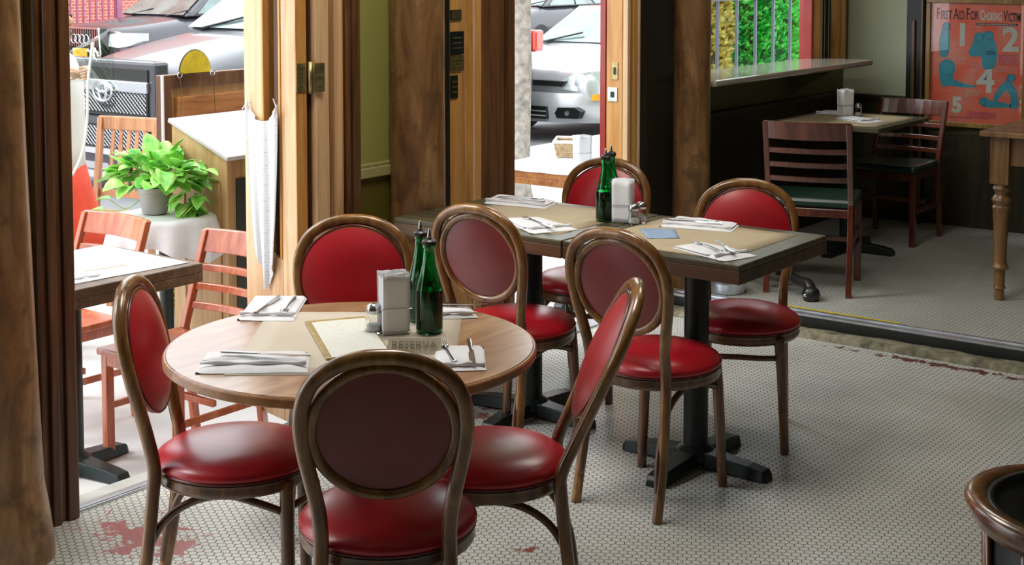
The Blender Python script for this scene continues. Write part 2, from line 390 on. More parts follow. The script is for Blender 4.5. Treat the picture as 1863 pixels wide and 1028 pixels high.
# window in the back room
wn = struct(MB().box(8.225, 8.245, 3.90, 3.96, 1.09, 2.3).box(8.25, 8.285, 3.915, 4.0, 1.09, 2.3).box(6.62, 6.70, 3.92, 4.0, 1.09, 2.3).box(6.70, 8.225, 3.94, 4.0, 2.22, 2.3).build('window_1', M['redpost'], bevel=.006))
MB().box(8.31, 8.355, 3.89, 4.0, 1.09, 2.3).build('window_frame', M['orange'], wn, bevel=.004)
MB().box(8.355, 8.56, 3.93, 4.0, 1.09, 2.3).build('shutter', M['black'], wn, bevel=.004)
MB().box(8.43, 8.438, 3.915, 3.932, 1.09, 2.3).box(8.49, 8.50, 3.915, 3.932, 1.09, 2.3).build('rod', M['steel'], wn)
MB().box(8.565, 8.61, 3.885, 4.0, 1.09, 2.3).box(8.615, 8.66, 3.87, 4.0, 1.09, 2.3).build('casing', M['orange'], wn, bevel=.004)
MB().box(8.665, 8.755, 3.90, 4.0, 1.09, 2.3).build('casing', M['green_d'], wn, bevel=.004)
MB().add([(6.70, 3.97, 1.10), (8.25, 3.97, 1.10), (8.25, 3.97, 2.22), (6.70, 3.97, 2.22)], [(0, 1, 2, 3)]).build('pane', M['window_glass'], wn)
# counter below the window
ct = thing('window_counter', 'long glossy counter shelf under the back-room window', 'counter', (0, 0, 0))
MB().box(6.42, 8.38, 3.565, 3.95, 1.085, 1.118).build('counter_top', M['counter'], ct, bevel=.01)
MB().prism([(3.93, .92), (3.93, 1.08), (3.66, 1.08)], 8.02, 8.06, Matrix(((0, 0, 1, 0), (1, 0, 0, 0), (0, 1, 0, 0), (0, 0, 0, 1)))).build('bracket', M['oliveroom'], ct, bevel=.003)

# ------------------------------------------------------------------ wooden columns
def column(x, y, z0, label, r=.108, tap=0):
    prof = [(r * 1.0, 3.1 - z0), (r, 1.2), (r * 1.02, .5), (r * 1.06, .22), (r * 1.2, .12), (r * 1.28, .03), (r * 1.28, 0)][::-1]
    p2 = []
    for (a, za), (b, zb) in zip(prof, prof[1:]):
        for k in range(4): p2.append((lerp(a, b, k / 4), lerp(za, zb, k / 4)))
    p2.append(prof[-1]); p2 = [(a + tap * max(0, 1 - z / 1.6), z) for a, z in p2]
    o = MB().lathe(p2, 36).build('wooden_column', M['column'], smooth='a', loc=(x, y, z0))
    return tag(o, label, 'column')
column(2.362, 3.635, 0, 'thick round wooden column at the left edge, worn at its foot', .092, .038)
column(4.275, 3.69, 0, 'round brown wooden column behind the pair of dark square tables', .108)
column(6.35, 3.66, .0, 'slimmer round golden-brown column at the corner of the window counter', .092)

# ------------------------------------------------------------------ folding door leaf with lace curtain (left opening)
def leaf(parent, L, th=.045, top=2.5, g0=.10, g1=.235, zb=.62, mat='pine'):
    # local x from the hinge along the leaf, y thickness
    MB().box(0, g0, 0, th, .01, top).build('stile', M[mat], parent, bevel=.004)
    MB().box(g1, L, 0, th, .01, top).build('stile', M[mat], parent, bevel=.004)
    MB().box(g0, g1, 0, th, .01, zb).box(g0, g1, 0, th, top - .12, top).build('panel', M[mat], parent, bevel=.003)
    for sx in (g0, g1 - .014): MB().box(sx, sx + .014, -.004, th + .004, zb, top - .12).build('glazing_bead', M['orange'], parent, bevel=.003)
    MB().add([(g0, th * .5, zb), (g1, th * .5, zb), (g1, th * .5, top - .12), (g0, th * .5, top - .12)], [(0, 1, 2, 3)]).build('pane', M['door_glass'], parent)
lf = thing('folding_door', 'pale pine folding door leaf with narrow glass, standing open beside the lace curtain', 'door', (3.745, 3.765, 0), radians(77))
leaf(lf, .37)
MB().box(-.004, .0, -.0, .045, .01, 2.5).build('edge', M['orange'], lf)
hg = MB().box(-.008, -.003, .004, .043, 1.245, 1.35).box(-.036, -.031, -.058, -.014, 1.245, 1.35).build('hinge', M['brass'], lf)
MB().tube([(-.022, -.006, 1.24), (-.022, -.006, 1.355)], .009, 8).build('hinge_pin', M['brass'], hg, smooth=True)
for zz in (1.265, 1.297, 1.33):
    MB().box(-.0385, -.036, -.040, -.033, zz - .003, zz + .003).box(-.010, -.008, .02, .027, zz - .003, zz + .003).build('screw', M['steel'], hg)
# lace panel on the camera side of the leaf: local y = th side is -X (left); use matrix
ca, sa = cos(radians(77)), sin(radians(77))
def leafpt(u, off, z): return (3.745 + ca * u - sa * off, 3.765 + sa * u + ca * off, z)
lc = thing('lace_curtain', 'long white lace panel tied by its top corners to the pine door leaf', 'curtain', leafpt(.27, .05, .5))
base = Vector(lc.location)
def lacefn(u, v):
    z = lerp(1.20 - .075 * sin(pi * u) ** .6, .49 + .26 * abs(u - .45) ** 1.1, v)
    w = lerp(.23, .13, v ** 2); c = lerp(.215, .20, v)
    x = c + (u - .5) * w
    off = .060 + .008 * sin(u * 13 + v * 1.5) + .003 * sin(u * 31)
    return Vector(leafpt(x, off, z)) - base
t = NT('lace_fabric'); v = t.coord((1, 1, 1)); w1 = t.node('ShaderNodeTexWave', wave_type='BANDS', bands_direction='Z'); t.link(v, w1.inputs[0]); w1.inputs['Scale'].default_value = 26
n1 = t.noise(v, 90, 1); al = t.math('ADD', t.math('MULTIPLY', w1.outputs[1], .5), n1)
t.set(Base_Color=(.66, .66, .67), Roughness=.9, Alpha=t.ramp(al, [(.36, (.72, .72, .72)), (.55, (1, 1, 1))]))
MB().grid(lacefn, 60, 40).build('lace', t.m, lc, smooth=True)
for u in (0.02, .98):
    p = lacefn(u, 0); m = MB()
    for k in range(6):
        m.tube([p, p + Vector((random.uniform(-.02, .02), random.uniform(-.01, .01), random.uniform(-.05, .035)))], .0022, 5)
    m.build('tassel', M['cloth'], lc)

# second folded leaf with lock, right of first column
l2 = thing('folding_door', 'orange fir door folded beside the dark post, with two lock plates', 'door', (4.585, 3.80, 0), 0)
MB().box(0, .075, -.02, .09, .01, 2.5).build('stile', M['orange'], l2, bevel=.004)
MB().box(.076, .10, 0, .03, .01, 2.5).build('stile', M['pine'], l2, bevel=.004)
MB().box(.104, .108, -.01, .3, .2, 2.4).build('pane', M['door_glass'], l2)
MB().box(.135, .235, 0, .045, .01, 2.5).build('stile', M['orange'], l2, bevel=.004)
MB().box(.17, .185, -.006, 0, .01, 2.5).build('glazing_bead', M['pine'], l2, bevel=.002)
MB().box(.24, .395, .0, .05, .01, 2.5).build('stile', M['brown'], l2, bevel=.004)
for z0, z1, w, m in ((1.335, 1.43, .085, 'iron'), (1.265, 1.332, .085, 'brass'), (1.155, 1.25, .045, 'iron'), (1.475, 1.52, .07, 'steel')):
    p = MB().box(.0, w, -.026, -.021, z0, z1).build('lock_plate', M[m], l2, bevel=.001)
    for q in range(3): MB().box(w * .15, w * .85, -.028, -.026, lerp(z0, z1, .25 + .22 * q), lerp(z0, z1, .25 + .22 * q) + .006).build('engraving', M['brass'], p)

# ------------------------------------------------------------------ red upholstered bentwood chair (faces local +X)
def backx(z): return -.178 - .185 * max(0, z - .43) - .05 * max(0, z - .43) ** 2
def make_chair():
    r = thing('dining_chair', 'x', 'chair')
    # seat pad
    pr = [(.0001, .487), (.08, .485), (.14, .478), (.18, .466), (.203, .450), (.211, .438), (.207, .428), (.196, .422), (.0001, .42)]
    MB().lathe(pr, 40, None, 1.0, .98).build('seat', M['red'], r, smooth=True)
    MB().tube([(.205 * cos(a), .201 * sin(a), .4245) for a in [2 * pi * i / 40 for i in range(40)]], .004, 6, True).build('piping', M['pipe'], r, smooth=True)
    fr = [(.15, .385), (.197, .385), (.204, .391), (.207, .40), (.204, .409), (.206, .418), (.199, .422), (.15, .422)]
    MB().lathe(fr, 40, None, 1, .98).build('seat_frame', M['bent'], r, smooth='a')
    # hoop: both rear legs and the arch are one bent piece
    h = []
    half = [(0.0, -.245, .150), (.06, -.232, .150), (.20, -.205, .147), (.38, -.185, .142), (.45, None, .140), (.52, None, .143), (.60, None, .158), (.67, None, .172), (.735, None, .177), (.79, None, .169), (.837, None, .142), (.869, None, .095), (.884, None, .045)]
    for z, x, y in half: h.append((backx(z) if x is None else x, y, z))
    full = h + [(backx(.887), 0, .887)] + [(x, -y, z) for x, y, z in h[::-1]]
    pts = spline(full, 5); n = len(pts)
    rad = [lerp(.0155, .0175, min(1, min(i, n - 1 - i) / 20)) for i in range(n)]
    MB().tube(pts, rad, 12).build('back_hoop', M['bentgold'], r, smooth=True)
    # inner ring
    def ell(a, b, cz, off=0):
        return [(backx(cz + b * sin(q)) + off, a * cos(q), cz + b * sin(q)) for q in [2 * pi * i / 48 for i in range(48)]]
    MB().tube(ell(.156, .149, .713, .004), .0130, 10, True).build('back_ring', M['bentgold'], r, smooth=True)
    MB().tube(ell(.1665, .157, .713, .013), .0045, 8, True).build('back_piping', M['pipe'], r, smooth=True)
    # pad
    def pad(sgn, th):
        def fn(u, v):
            q = 2 * pi * u; rr = v; k = 1.155 if sgn > 0 else 1; a = .144 * rr * k; b = .136 * rr * k; z = .713 + b * sin(q)
            return (backx(z) + sgn * (.001 + th * (1 - rr ** 2.6)) + (.014 if sgn > 0 else .002), a * cos(q), z)
        return fn
    MB().grid(pad(1, .026), 40, 8).build('back_pad', M['red'], r, smooth=True)
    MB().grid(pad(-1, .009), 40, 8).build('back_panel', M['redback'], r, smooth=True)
    for s in (1, -1):
        MB().tube(spline([(.150, s * .130, .41), (.152, s * .140, .3), (.155, s * .150, .12), (.157, s * .155, 0)], 4), [.019] * 4 + [.018] * 4 + [.0165] * 4 + [.0145], 10).build('leg', M['bent'], r, smooth=True)
        # bentwood brace
        MB().tube(spline([(-.232, s * .142, .09), (-.214, s * .136, .20), (-.165, s * .128, .30), (-.09, s * .125, .355), (0, s * .13, .372), (.08, s * .138, .355), (.135, s * .138, .335)], 5), .0105, 8).build('brace', M['bent'], r, smooth=True)
    MB().tube(spline([(.14, -.13, .335), (.19, -.07, .345), (.205, 0, .35), (.19, .07, .345), (.14, .13, .335)], 5), .010, 8).build('brace', M['bent'], r, smooth=True)
    return r
ch = make_chair()
chairs = [
 ((2.445, 2.205), 40, 'red vinyl chair in the foreground with its back to the camera at the round table'),
 ((2.53, 2.81), -53, 'red vinyl chair tucked in at the left side of the round table, beside the doorway'),
 ((2.895, 2.263), 127, 'red vinyl chair seen side-on at the right side of the round table'),
 ((3.18, 3.04), 217, 'red vinyl chair facing the camera behind the round table and its green bottles'),
 ((4.06, 3.04), 3, 'red vinyl chair with flecked back at the front of the left dark table'),
 ((3.975, 2.41), 0, 'red vinyl chair seen from behind at the front of the right dark table'),
 ((4.61, 2.44), 206, 'red vinyl chair facing the camera beyond the right end of the dark tables'),
 ((4.77, 3.23), 194, 'red vinyl chair behind the tall green bottles, near the second doorway'),
]
for i, ((x, y), a, lab) in enumerate(chairs):
    rr_ = place(ch, i == 0, (x, y, 0), radians(a), lab, 'red bentwood dining chairs')
    if i == 2:      # an old chair whose back has slackened outwards
        for c_ in rr_.children:
            if c_.name.startswith('back_'):
                c_.data = c_.data.copy()
                for v_ in c_.data.vertices: v_.co.x -= .24 * max(0, v_.co.z - .43)

# ------------------------------------------------------------------ tables
def pedestal(root, zt, z0=0, r=.042, arm=.28, rot=0, col=True, x=0, y=0):
    MB().lathe([(r, z0 + .05), (r, z0 + zt - .02)], 24, T(x, y, 0)).build('pole', M['iron'], root, smooth='a')
    MB().box(x - .16, x + .16, y - .03, y + .03, z0 + zt - .022, z0 + zt).box(x - .03, x + .03, y - .16, y + .16, z0 + zt - .022, z0 + zt).build('bracket', M['iron'], root, bevel=.003)
    m = MB().lathe([(.075, z0 + .03), (.07, z0 + .055), (.05, z0 + .07), (.042, z0 + .075)], 24, T(x, y, 0))
    for k in range(4):
        a = rot + k * pi / 2; Mx = T(x, y, z0) @ Rz(a)
        secs = []
        for t_, w, hb, ht in ((.0, .05, .02, .065), (.35, .042, .012, .055), (.75, .036, .004, .045), (.95, .034, 0, .036), (1., .028, 0, .022)):
            q = t_ * arm
            secs.append([Mx @ Vector(p) for p in ((q, -w, hb), (q, w, hb), (q, w * .8, ht), (q, -w * .8, ht))])
        m.loft(secs)
    m.build('base', M['iron'], root, bevel=.003)
rt = thing('round_table', 'round worn wooden table with kraft paper, bottles and napkins, in the foreground', 'table', (2.594, 2.457, 0))
MB().lathe([(.0001, .742), (.44, .742), (.452, .746), (.456, .752), (.456, .764), (.450, .770), (.0001, .770)], 72).build('tabletop', M['tabletop'], rt, smooth='a')
MB().lathe([(.4555, .745), (.459, .748), (.459, .765), (.4555, .768)], 72).build('rim', M['rim'], rt, smooth='a')
pedestal(rt, .742, rot=radians(20))
def sq_table(x0, x1, y0, y1, label, px, py, tz=.77, th=.062, group='dark square tables pushed together'):
    r = thing('square_table', label, 'table', (px, py, 0), 0, group)
    MB().box(x0 - px, x1 - px, y0 - py, y1 - py, tz - .02, tz).build('tabletop', M['dtop'], r, bevel=.004)
    MB().box(x0 - px, x0 - px + .03, y0 - py, y1 - py, tz - th, tz - .0195).box(x1 - px - .03, x1 - px, y0 - py, y1 - py, tz - th, tz - .0195).box(x0 - px + .03, x1 - px - .03, y0 - py, y0 - py + .03, tz - th, tz - .0195).box(x0 - px + .03, x1 - px - .03, y1 - py - .03, y1 - py, tz - th, tz - .0195).build('apron', M['dedge'], r, bevel=.002)
    pedestal(r, tz - .02)
    return r
sq_table(4.0, 4.635, 2.13, 2.805, 'right-hand dark square table with a blue card on its kraft paper', 4.26, 2.43)
sq_table(4.0, 4.64, 2.812, 3.57, 'left-hand dark square table reaching back to the wooden column', 4.36, 3.20)

def sheet(name, quad, z, th, mat, label=None, cat=None, group=None, wav=0.001, n=8):
    c = Vector((sum(q[0] for q in quad) / 4, sum(q[1] for q in quad) / 4, z))
    A, B, Cc, D = [Vector((q[0], q[1], z)) - c for q in quad]
    def f(u, v):
        p = A.lerp(B, u).lerp(D.lerp(Cc, u), v); p.z = abs(wav * noise.noise((p + c) * 9)) * 2; return p
    m = MB().grid(f, n, n); k = len(m.v)
    o = m.build(name, mat, smooth=True, solid=0, loc=c)
    md = o.modifiers.new('solid', 'SOLIDIFY'); md.thickness = th; md.offset = 1
    if label: tag(o, label, cat, group)
    return o
TZ = .770
sheet('kraft_paper', [(2.70, 2.86), (3.01, 2.44), (2.53, 2.08), (2.215, 2.50)], TZ + .0005, .0006, M['paper2'], 'square of kraft paper spread over the round table', 'place mat')
sheet('kraft_paper', [(4.06, 2.21), (4.58, 2.21), (4.58, 2.755), (4.06, 2.755)], TZ + .0005, .0006, M['paper'], 'kraft paper sheet on the right-hand dark table', 'place mat')
sheet('kraft_paper', [(4.09, 2.88), (4.60, 2.88), (4.60, 3.44), (4.09, 3.44)], TZ + .0005, .0006, M['paper'], 'kraft paper sheet on the left-hand dark table', 'place mat')
PZ = TZ + .0018

# menu
mn = thing('menu_board', 'brown-edged menu board with a white sheet lying on the round table', 'menu', (2.626, 2.51, PZ))
def q_local(quad, o, zz): return [(x - o.location.x, y - o.location.y, zz) for x, y in quad]
mq = [(2.672, 2.700), (2.808, 2.612), (2.585, 2.318), (2.445, 2.400)]
a = q_local(mq, mn, 0); m = MB(); m.add([(x, y, 0) for x, y, z in a] + [(x, y, .004) for x, y, z in a], [(3, 2, 1, 0), (4, 5, 6, 7), (0, 1, 5, 4), (1, 2, 6, 5), (2, 3, 7, 6), (3, 0, 4, 7)]); m.build('backing', M['board'], mn, bevel=.002)
A = [Vector(p) for p in q_local(mq, mn, 0)]
def mf(u, v):
    return A[0].lerp(A[1], u).lerp(A[3].lerp(A[2], u), v) + Vector((0, 0, .0048 + .001 * sin(u * 3)))
MB().grid(lambda u, v: mf(lerp(.09, .97, u), lerp(.07, 1.0, v)), 6, 6).build('sheet', M['menu'], mn, smooth=True)

def text_mesh(body, size, mat, parent, Mx, name='lettering', extrude=.0006, align='CENTER', sx=1., bold=0):
    cu = bpy.data.curves.new(name, 'FONT'); cu.body = body; cu.size = size; cu.align_x = align; cu.align_y = 'CENTER'; cu.extrude = extrude; cu.offset = bold; cu.resolution_u = 3
    tmp = bpy.data.objects.new(name, cu); me = bpy.data.meshes.new_from_object(tmp); bpy.data.objects.remove(tmp); bpy.data.curves.remove(cu)
    me.transform(Mx @ Matrix.Diagonal((sx, 1, 1, 1))); me.materials.append(mat)
    o = bpy.data.objects.new(name, me); COL.objects.link(o); o.parent = parent; return o
# reserved card, leaning back, faces the camera
cd = thing('table_card', 'small beige card with handwritten letters propped before the green bottles', 'card', (2.62, 2.275, PZ), radians(-53))
MB().add([(-.069, -.012, 0), (.069, -.012, 0), (.064, .014, .034), (-.062, .014, .034), (-.069, -.009, 0), (.069, -.009, 0), (.064, .016, .034), (-.062, .016, .034)], [(0, 1, 2, 3), (7, 6, 5, 4), (0, 3, 7, 4), (1, 5, 6, 2), (3, 2, 6, 7), (0, 4, 5, 1)]).add([(-.062, .016, .034), (.064, .016, .034), (.064, .045, 0), (-.062, .045, 0)], [(0, 1, 2, 3)]).build('card', M['card'], cd)
text_mesh('RESERVA', .027, M['ink'], cd, T(0, -.0008, .0195) @ Matrix.Rotation(radians(52), 4, 'X'), sx=1.05, bold=-.0005)

# bottles
def make_bottle():
    r = thing('oil_bottle', 'x', 'bottle')
    pr = [(.0001, .006), (.018, .002), (.031, 0), (.034, .004), (.0345, .012), (.0345, .100), (.033, .112), (.029, .130), (.0235, .152), (.0185, .172), (.0155, .190), (.0140, .205), (.0138, .218), (.0155, .220), (.0155, .226), (.0125, .227)]
    inn = [(max(.0001, a - .0022), b + (.003 if b < .01 else 0)) for a, b in pr]
    MB().lathe(pr + inn[::-1], 28).build('bottle', M['gglass'], r, smooth=True)
    MB().lathe([(.0001, .008), (.031, .008), (.0332, .013), (.0332, .100), (.0322, .110), (.0001, .110)], 28).build('liquid', M['liquid'], r, smooth='a')
    MB().lathe([(.0001, .226), (.0175, .226), (.0185, .230), (.0185, .236), (.013, .240), (.0001, .242)], 20).build('stopper', M['blackp'], r, smooth='a')
    MB().lathe([(.006, .240), (.005, .250), (.0028, .266), (.0001, .267)], 12, T(.001, 0, 0)).build('spout', M['steel'], r, smooth=True)
    return r
bt = make_bottle()
place(bt, True, (2.795, 2.375, PZ), .3, 'green bottle of dark vinegar, the nearer of the two on the round table', 'green bottles on the round table')
place(bt, False, (2.872, 2.47, PZ), 1.3, 'green bottle half hidden behind its twin on the round table', 'green bottles on the round table')
place(bt, False, (4.40, 2.895, PZ), .5, 'front-left green bottle of the pair on the dark tables', 'green bottles on the dark tables')
place(bt, False, (4.50, 2.935, PZ), 2.5, 'green bottle standing behind the other on the dark tables', 'green bottles on the dark tables')

def make_napkins(w=.070, d=.052, h=.155, gl=True):
    r = thing('napkin_holder', 'x', 'napkin holder')
    m = MB(); random.seed(3)
    for k in range(9):
        y = -d / 2 + d * k / 8; hh = h + random.uniform(-.006, .006); x0 = -w / 2 + random.uniform(-.002, .002); x1 = w / 2 + random.uniform(-.002, .002)
        def f(u, v, y=y, hh=hh, x0=x0, x1=x1, k=k):
            return (lerp(x0, x1, u) , y + .003 * sin(u * 4 + k) * v + (.004 * (k - 4) / 4) * v, hh * v + .003 * sin(u * 7 + k) * v)
        m.grid(f, 6, 8)
    m.box(-w / 2 + .001, w / 2 - .001, -d / 2, d / 2, 0, h - .012)
    m.build('napkins', M['white'], r, smooth='a', solid=.0015)
    if gl:
        q = [(-.5, -.5), (.5, -.5), (.5, .5), (-.5, .5)]
        MB().tube([(x * (w + .008), y * (d + .010), .065) for x, y in q], .0012, 6, True).tube([(x * (w + .008), y * (d + .010), .004) for x, y in q], .0012, 6, True).build('wire_frame', M['steel'], r)
    return r
nh = make_napkins()
place(nh, True, (2.742, 2.448, PZ), radians(-35), 'stack of white paper napkins upright beside the bottles on the round table')
place(nh, False, (4.425, 2.835, PZ), radians(-70), 'upright white napkins in a clear tumbler beside the dark tables\' bottles')
n2 = place(nh, False, (7.75, 3.46, .832), radians(-30), 'upright white napkins on the shadowed table under the window')
n3 = place(nh, False, (6.55, 4.46, .602), radians(-30), 'upright white napkins on the bright table outside the second doorway')
for c_ in (n3,): c_.scale = (1.15, 1.15, 1.05)

def make_shaker():
    r = thing('salt_shaker', 'x', 'salt shaker')
    pr = [(.0001, .001), (.021, 0), (.0225, .004), (.0225, .012), (.019, .03), (.0175, .048), (.0175, .052)]
    inn = [(max(.0001, a - .002), b + (.004 if b < .01 else 0)) for a, b in pr]
    MB().lathe(pr + inn[::-1], 10).build('jar', M['glass'], r, smooth='a')
    MB().lathe([(.0001, .006), (.0195, .006), (.0195, .012), (.0172, .022), (.0001, .024)], 10).build('salt', M['salt'], r, smooth='a')
    MB().lathe([(.0185, .050), (.0195, .053), (.0195, .062), (.016, .070), (.008, .075), (.0001, .076)], 20).build('lid', M['steel'], r, smooth='a')
    return r
sk = make_shaker()
place(sk, True, (2.706, 2.487, PZ), 0, 'glass salt shaker with metal lid on the round table')
place(sk, False, (4.404, 2.775, PZ), 0, 'left one of two small glass shakers on the dark tables', 'shakers on the dark tables')
place(sk, False, (4.455, 2.775, PZ), 1, 'right one of two small glass shakers on the dark tables', 'shakers on the dark tables')
place(sk, False, (7.80, 3.405, .832), 0, 'small shaker beside the napkins on the shadowed table')
place(sk, False, (6.60, 4.34, .602), 0, 'small shaker beside the napkins on the bright outdoor table')

# folded napkins with cutlery
def napkin(quad, z, label, fold=.4, h=.009, hang=0, seed=1, group='folded cloth napkins'):
    c = Vector((sum(q[0] for q in quad) / 4, sum(q[1] for q in quad) / 4, z))
    A, B, Cc, D = [Vector((q[0], q[1], z)) - c for q in quad]
    r = thing('napkin', label, 'napkin', c, 0, group)
    def bil(u, v): return A.lerp(B, u).lerp(D.lerp(Cc, u), v)
    def layer(u0, u1, v0, v1, zb, hh, sd):
        def f(u, v):
            uu = lerp(u0, u1, u); vv = lerp(v0, v1, v); p = bil(uu, vv)
            e = min(1, 5 * min(u, 1 - u, v, 1 - v) + .0)
            w = noise.noise(Vector((p.x * 14 + sd, p.y * 14, sd))) * .006
            return Vector((p.x + w * .6, p.y + w * .5, zb + hh * (e ** .5) + max(0, w) * .8 * e))
        def g(u, v):
            uu = lerp(u0, u1, u); vv = lerp(v0, v1, v); p = bil(uu, vv); w = noise.noise(Vector((p.x * 14 + sd, p.y * 14, sd))) * .006
            return Vector((p.x + w * .6, p.y + w * .5, zb))
        return MB().grid(f, 18, 12).grid(g, 18, 12)
    layer(0, 1, 0, 1, .0, h * .6, seed).build('bottom_fold', M['cloth'], r, smooth='a')
    layer(.02, .97, .03, 1 - fold, h * .55, h * .45, seed + 3).build('top_fold', M['cloth'], r, smooth='a')
    # rolled edge
    pts = [bil(lerp(.02, .98, k / 12), 1 - fold * .55) + Vector((0, 0, h * .6 + .004 + .0015 * sin(k))) for k in range(13)]
    MB().tube(pts, [.006 + .002 * sin(k * 1.3 + seed) for k in range(13)], 8, flat=.8).build('rolled_edge', M['cloth'], r, smooth=True)
    return r
def make_fork():
    pts = [(-.095, 0, .002), (-.05, 0, .003), (0, 0, .004), (.035, 0, .002), (.05, 0, .001)]
    m = MB().tube(spline(pts, 4), [lerp(.0062, .003, min(1, i / 10)) if i < 12 else lerp(.003, .010, (i - 12) / 4) for i in range(17)], 8, flat=.28)
    for k in range(4):
        y = -.0095 + k * .0063; m.tube([(.048, y, .001), (.07, y, .0005), (.092, y * .9, .003)], [.002, .0017, .0009], 5, flat=.6)
    m.box(.046, .053, -.0105, .0105, 0, .0018)
    return m.build('fork', M['steel'], smooth=True)
def make_knife():
    m = MB().tube([(-.10, 0, .003), (-.06, 0, .003), (-.005, 0, .003)], [.0062, .0058, .004], 8, flat=.5)
    m.prism([(-.01, -.004), (.03, -.009), (.08, -.010), (.105, -.003), (.112, .004), (.0, .005)], .002, .0036)
    return m.build('knife', M['steel'], smooth='a')
fk = make_fork(); kn = make_knife()
used = {'fork': False, 'knife': False}
def cut(kind, x, y, z, a, label, tilt=0):
    p = fk if kind == 'fork' else kn
    o = p if not used[kind] else p.copy()
    if used[kind]: COL.objects.link(o)
    used[kind] = True
    o.location = (x, y, z); o.rotation_euler = (tilt, 0, a); return tag(o, label, kind, kind + 's on the napkins')
NZ = PZ + .0115
napkin([(2.795, 3.02), (2.885, 2.90), (2.665, 2.735), (2.58, 2.86)], PZ, 'white folded napkin at the far left edge of the round table', .25, seed=2)
cut('knife', 2.715, 2.885, NZ, radians(28), 'knife on the napkin at the round table\'s far left edge')
cut('fork', 2.745, 2.835, NZ, radians(215), 'fork on the napkin at the round table\'s far left edge')
napkin([(2.305, 2.665), (2.455, 2.462), (2.345, 2.362), (2.180, 2.560)], PZ, 'long white folded napkin at the near left of the round table', .5, .014, seed=5)
cut('knife', 2.338, 2.505, PZ + .0195, radians(-62), 'knife on the long napkin at the round table\'s near left')
napkin([(2.945, 2.56), (3.04, 2.43), (2.985, 2.365), (2.875, 2.485)], PZ, 'narrow white folded napkin behind the bottles on the round table', .3, .014, seed=8)
cut('knife', 2.985, 2.475, PZ + .019, radians(-53), 'knife on the napkin behind the round table\'s bottles')
napkin([(2.690, 2.275), (2.765, 2.175), (2.61, 2.045), (2.53, 2.125)], PZ, 'white folded napkin at the round table\'s right rim, beside the card', .2, seed=11)
cut('fork', 2.645, 2.19, NZ, radians(50), 'fork on the napkin beside the card')
cut('knife', 2.68, 2.145, NZ, radians(222), 'knife on the napkin beside the card')
napkin([(4.615, 3.56), (4.63, 3.27), (4.475, 3.22), (4.43, 3.49)], PZ, 'white folded napkin at the back of the left-hand dark table', .3, .012, seed=14)
cut('fork', 4.55, 3.39, NZ + .003, radians(-70), 'fork on the napkin at the back of the left-hand dark table')
cut('knife', 4.51, 3.36, NZ + .003, radians(100), 'knife on the napkin at the back of the left-hand dark table')
napkin([(4.19, 3.20), (4.29, 3.12), (4.20, 2.875), (4.03, 2.955)], PZ, 'white folded napkin at the front of the left-hand dark table', .3, .012, seed=17)
cut('fork', 4.18, 3.05, NZ + .003, radians(65), 'fork on the napkin at the front of the left-hand dark table')
cut('knife', 4.15, 3.0, NZ + .003, radians(240), 'knife on the napkin at the front of the left-hand dark table')
napkin([(4.62, 2.72), (4.62, 2.46), (4.48, 2.42), (4.42, 2.68)], PZ, 'white folded napkin at the back of the right-hand dark table', .3, .012, seed=20)
cut('fork', 4.53, 2.60, NZ + .003, radians(-75), 'fork on the napkin at the back of the right-hand dark table')
cut('knife', 4.50, 2.58, NZ + .003, radians(110), 'knife on the napkin at the back of the right-hand dark table')
napkin([(4.11, 2.44), (4.225, 2.40), (4.165, 2.155), (4.02, 2.20)], PZ, 'rumpled white napkin at the near corner of the right-hand dark table', .3, .014, seed=25)
cut('fork', 4.13, 2.32, NZ + .006, radians(60), 'fork on the rumpled napkin at the dark table\'s near corner')
cut('knife', 4.16, 2.27, NZ + .006, radians(225), 'knife on the rumpled napkin at the dark table\'s near corner')
napkin([(7.60, 3.46), (7.74, 3.42), (7.62, 3.17), (7.47, 3.22)], .832, 'white folded napkin at the front of the shadowed table', .3, .012, seed=30)
napkin([(7.93, 3.68), (7.99, 3.58), (7.80, 3.52), (7.76, 3.66)], .832, 'dim folded napkin at the far side of the shadowed table', .3, .01, seed=33)
sheet('blue_card', [(4.34, 2.71), (4.40, 2.60), (4.27, 2.505), (4.20, 2.59)], PZ, .001, M['blue'], 'small pale blue card on the right-hand dark table', 'card', wav=.003)

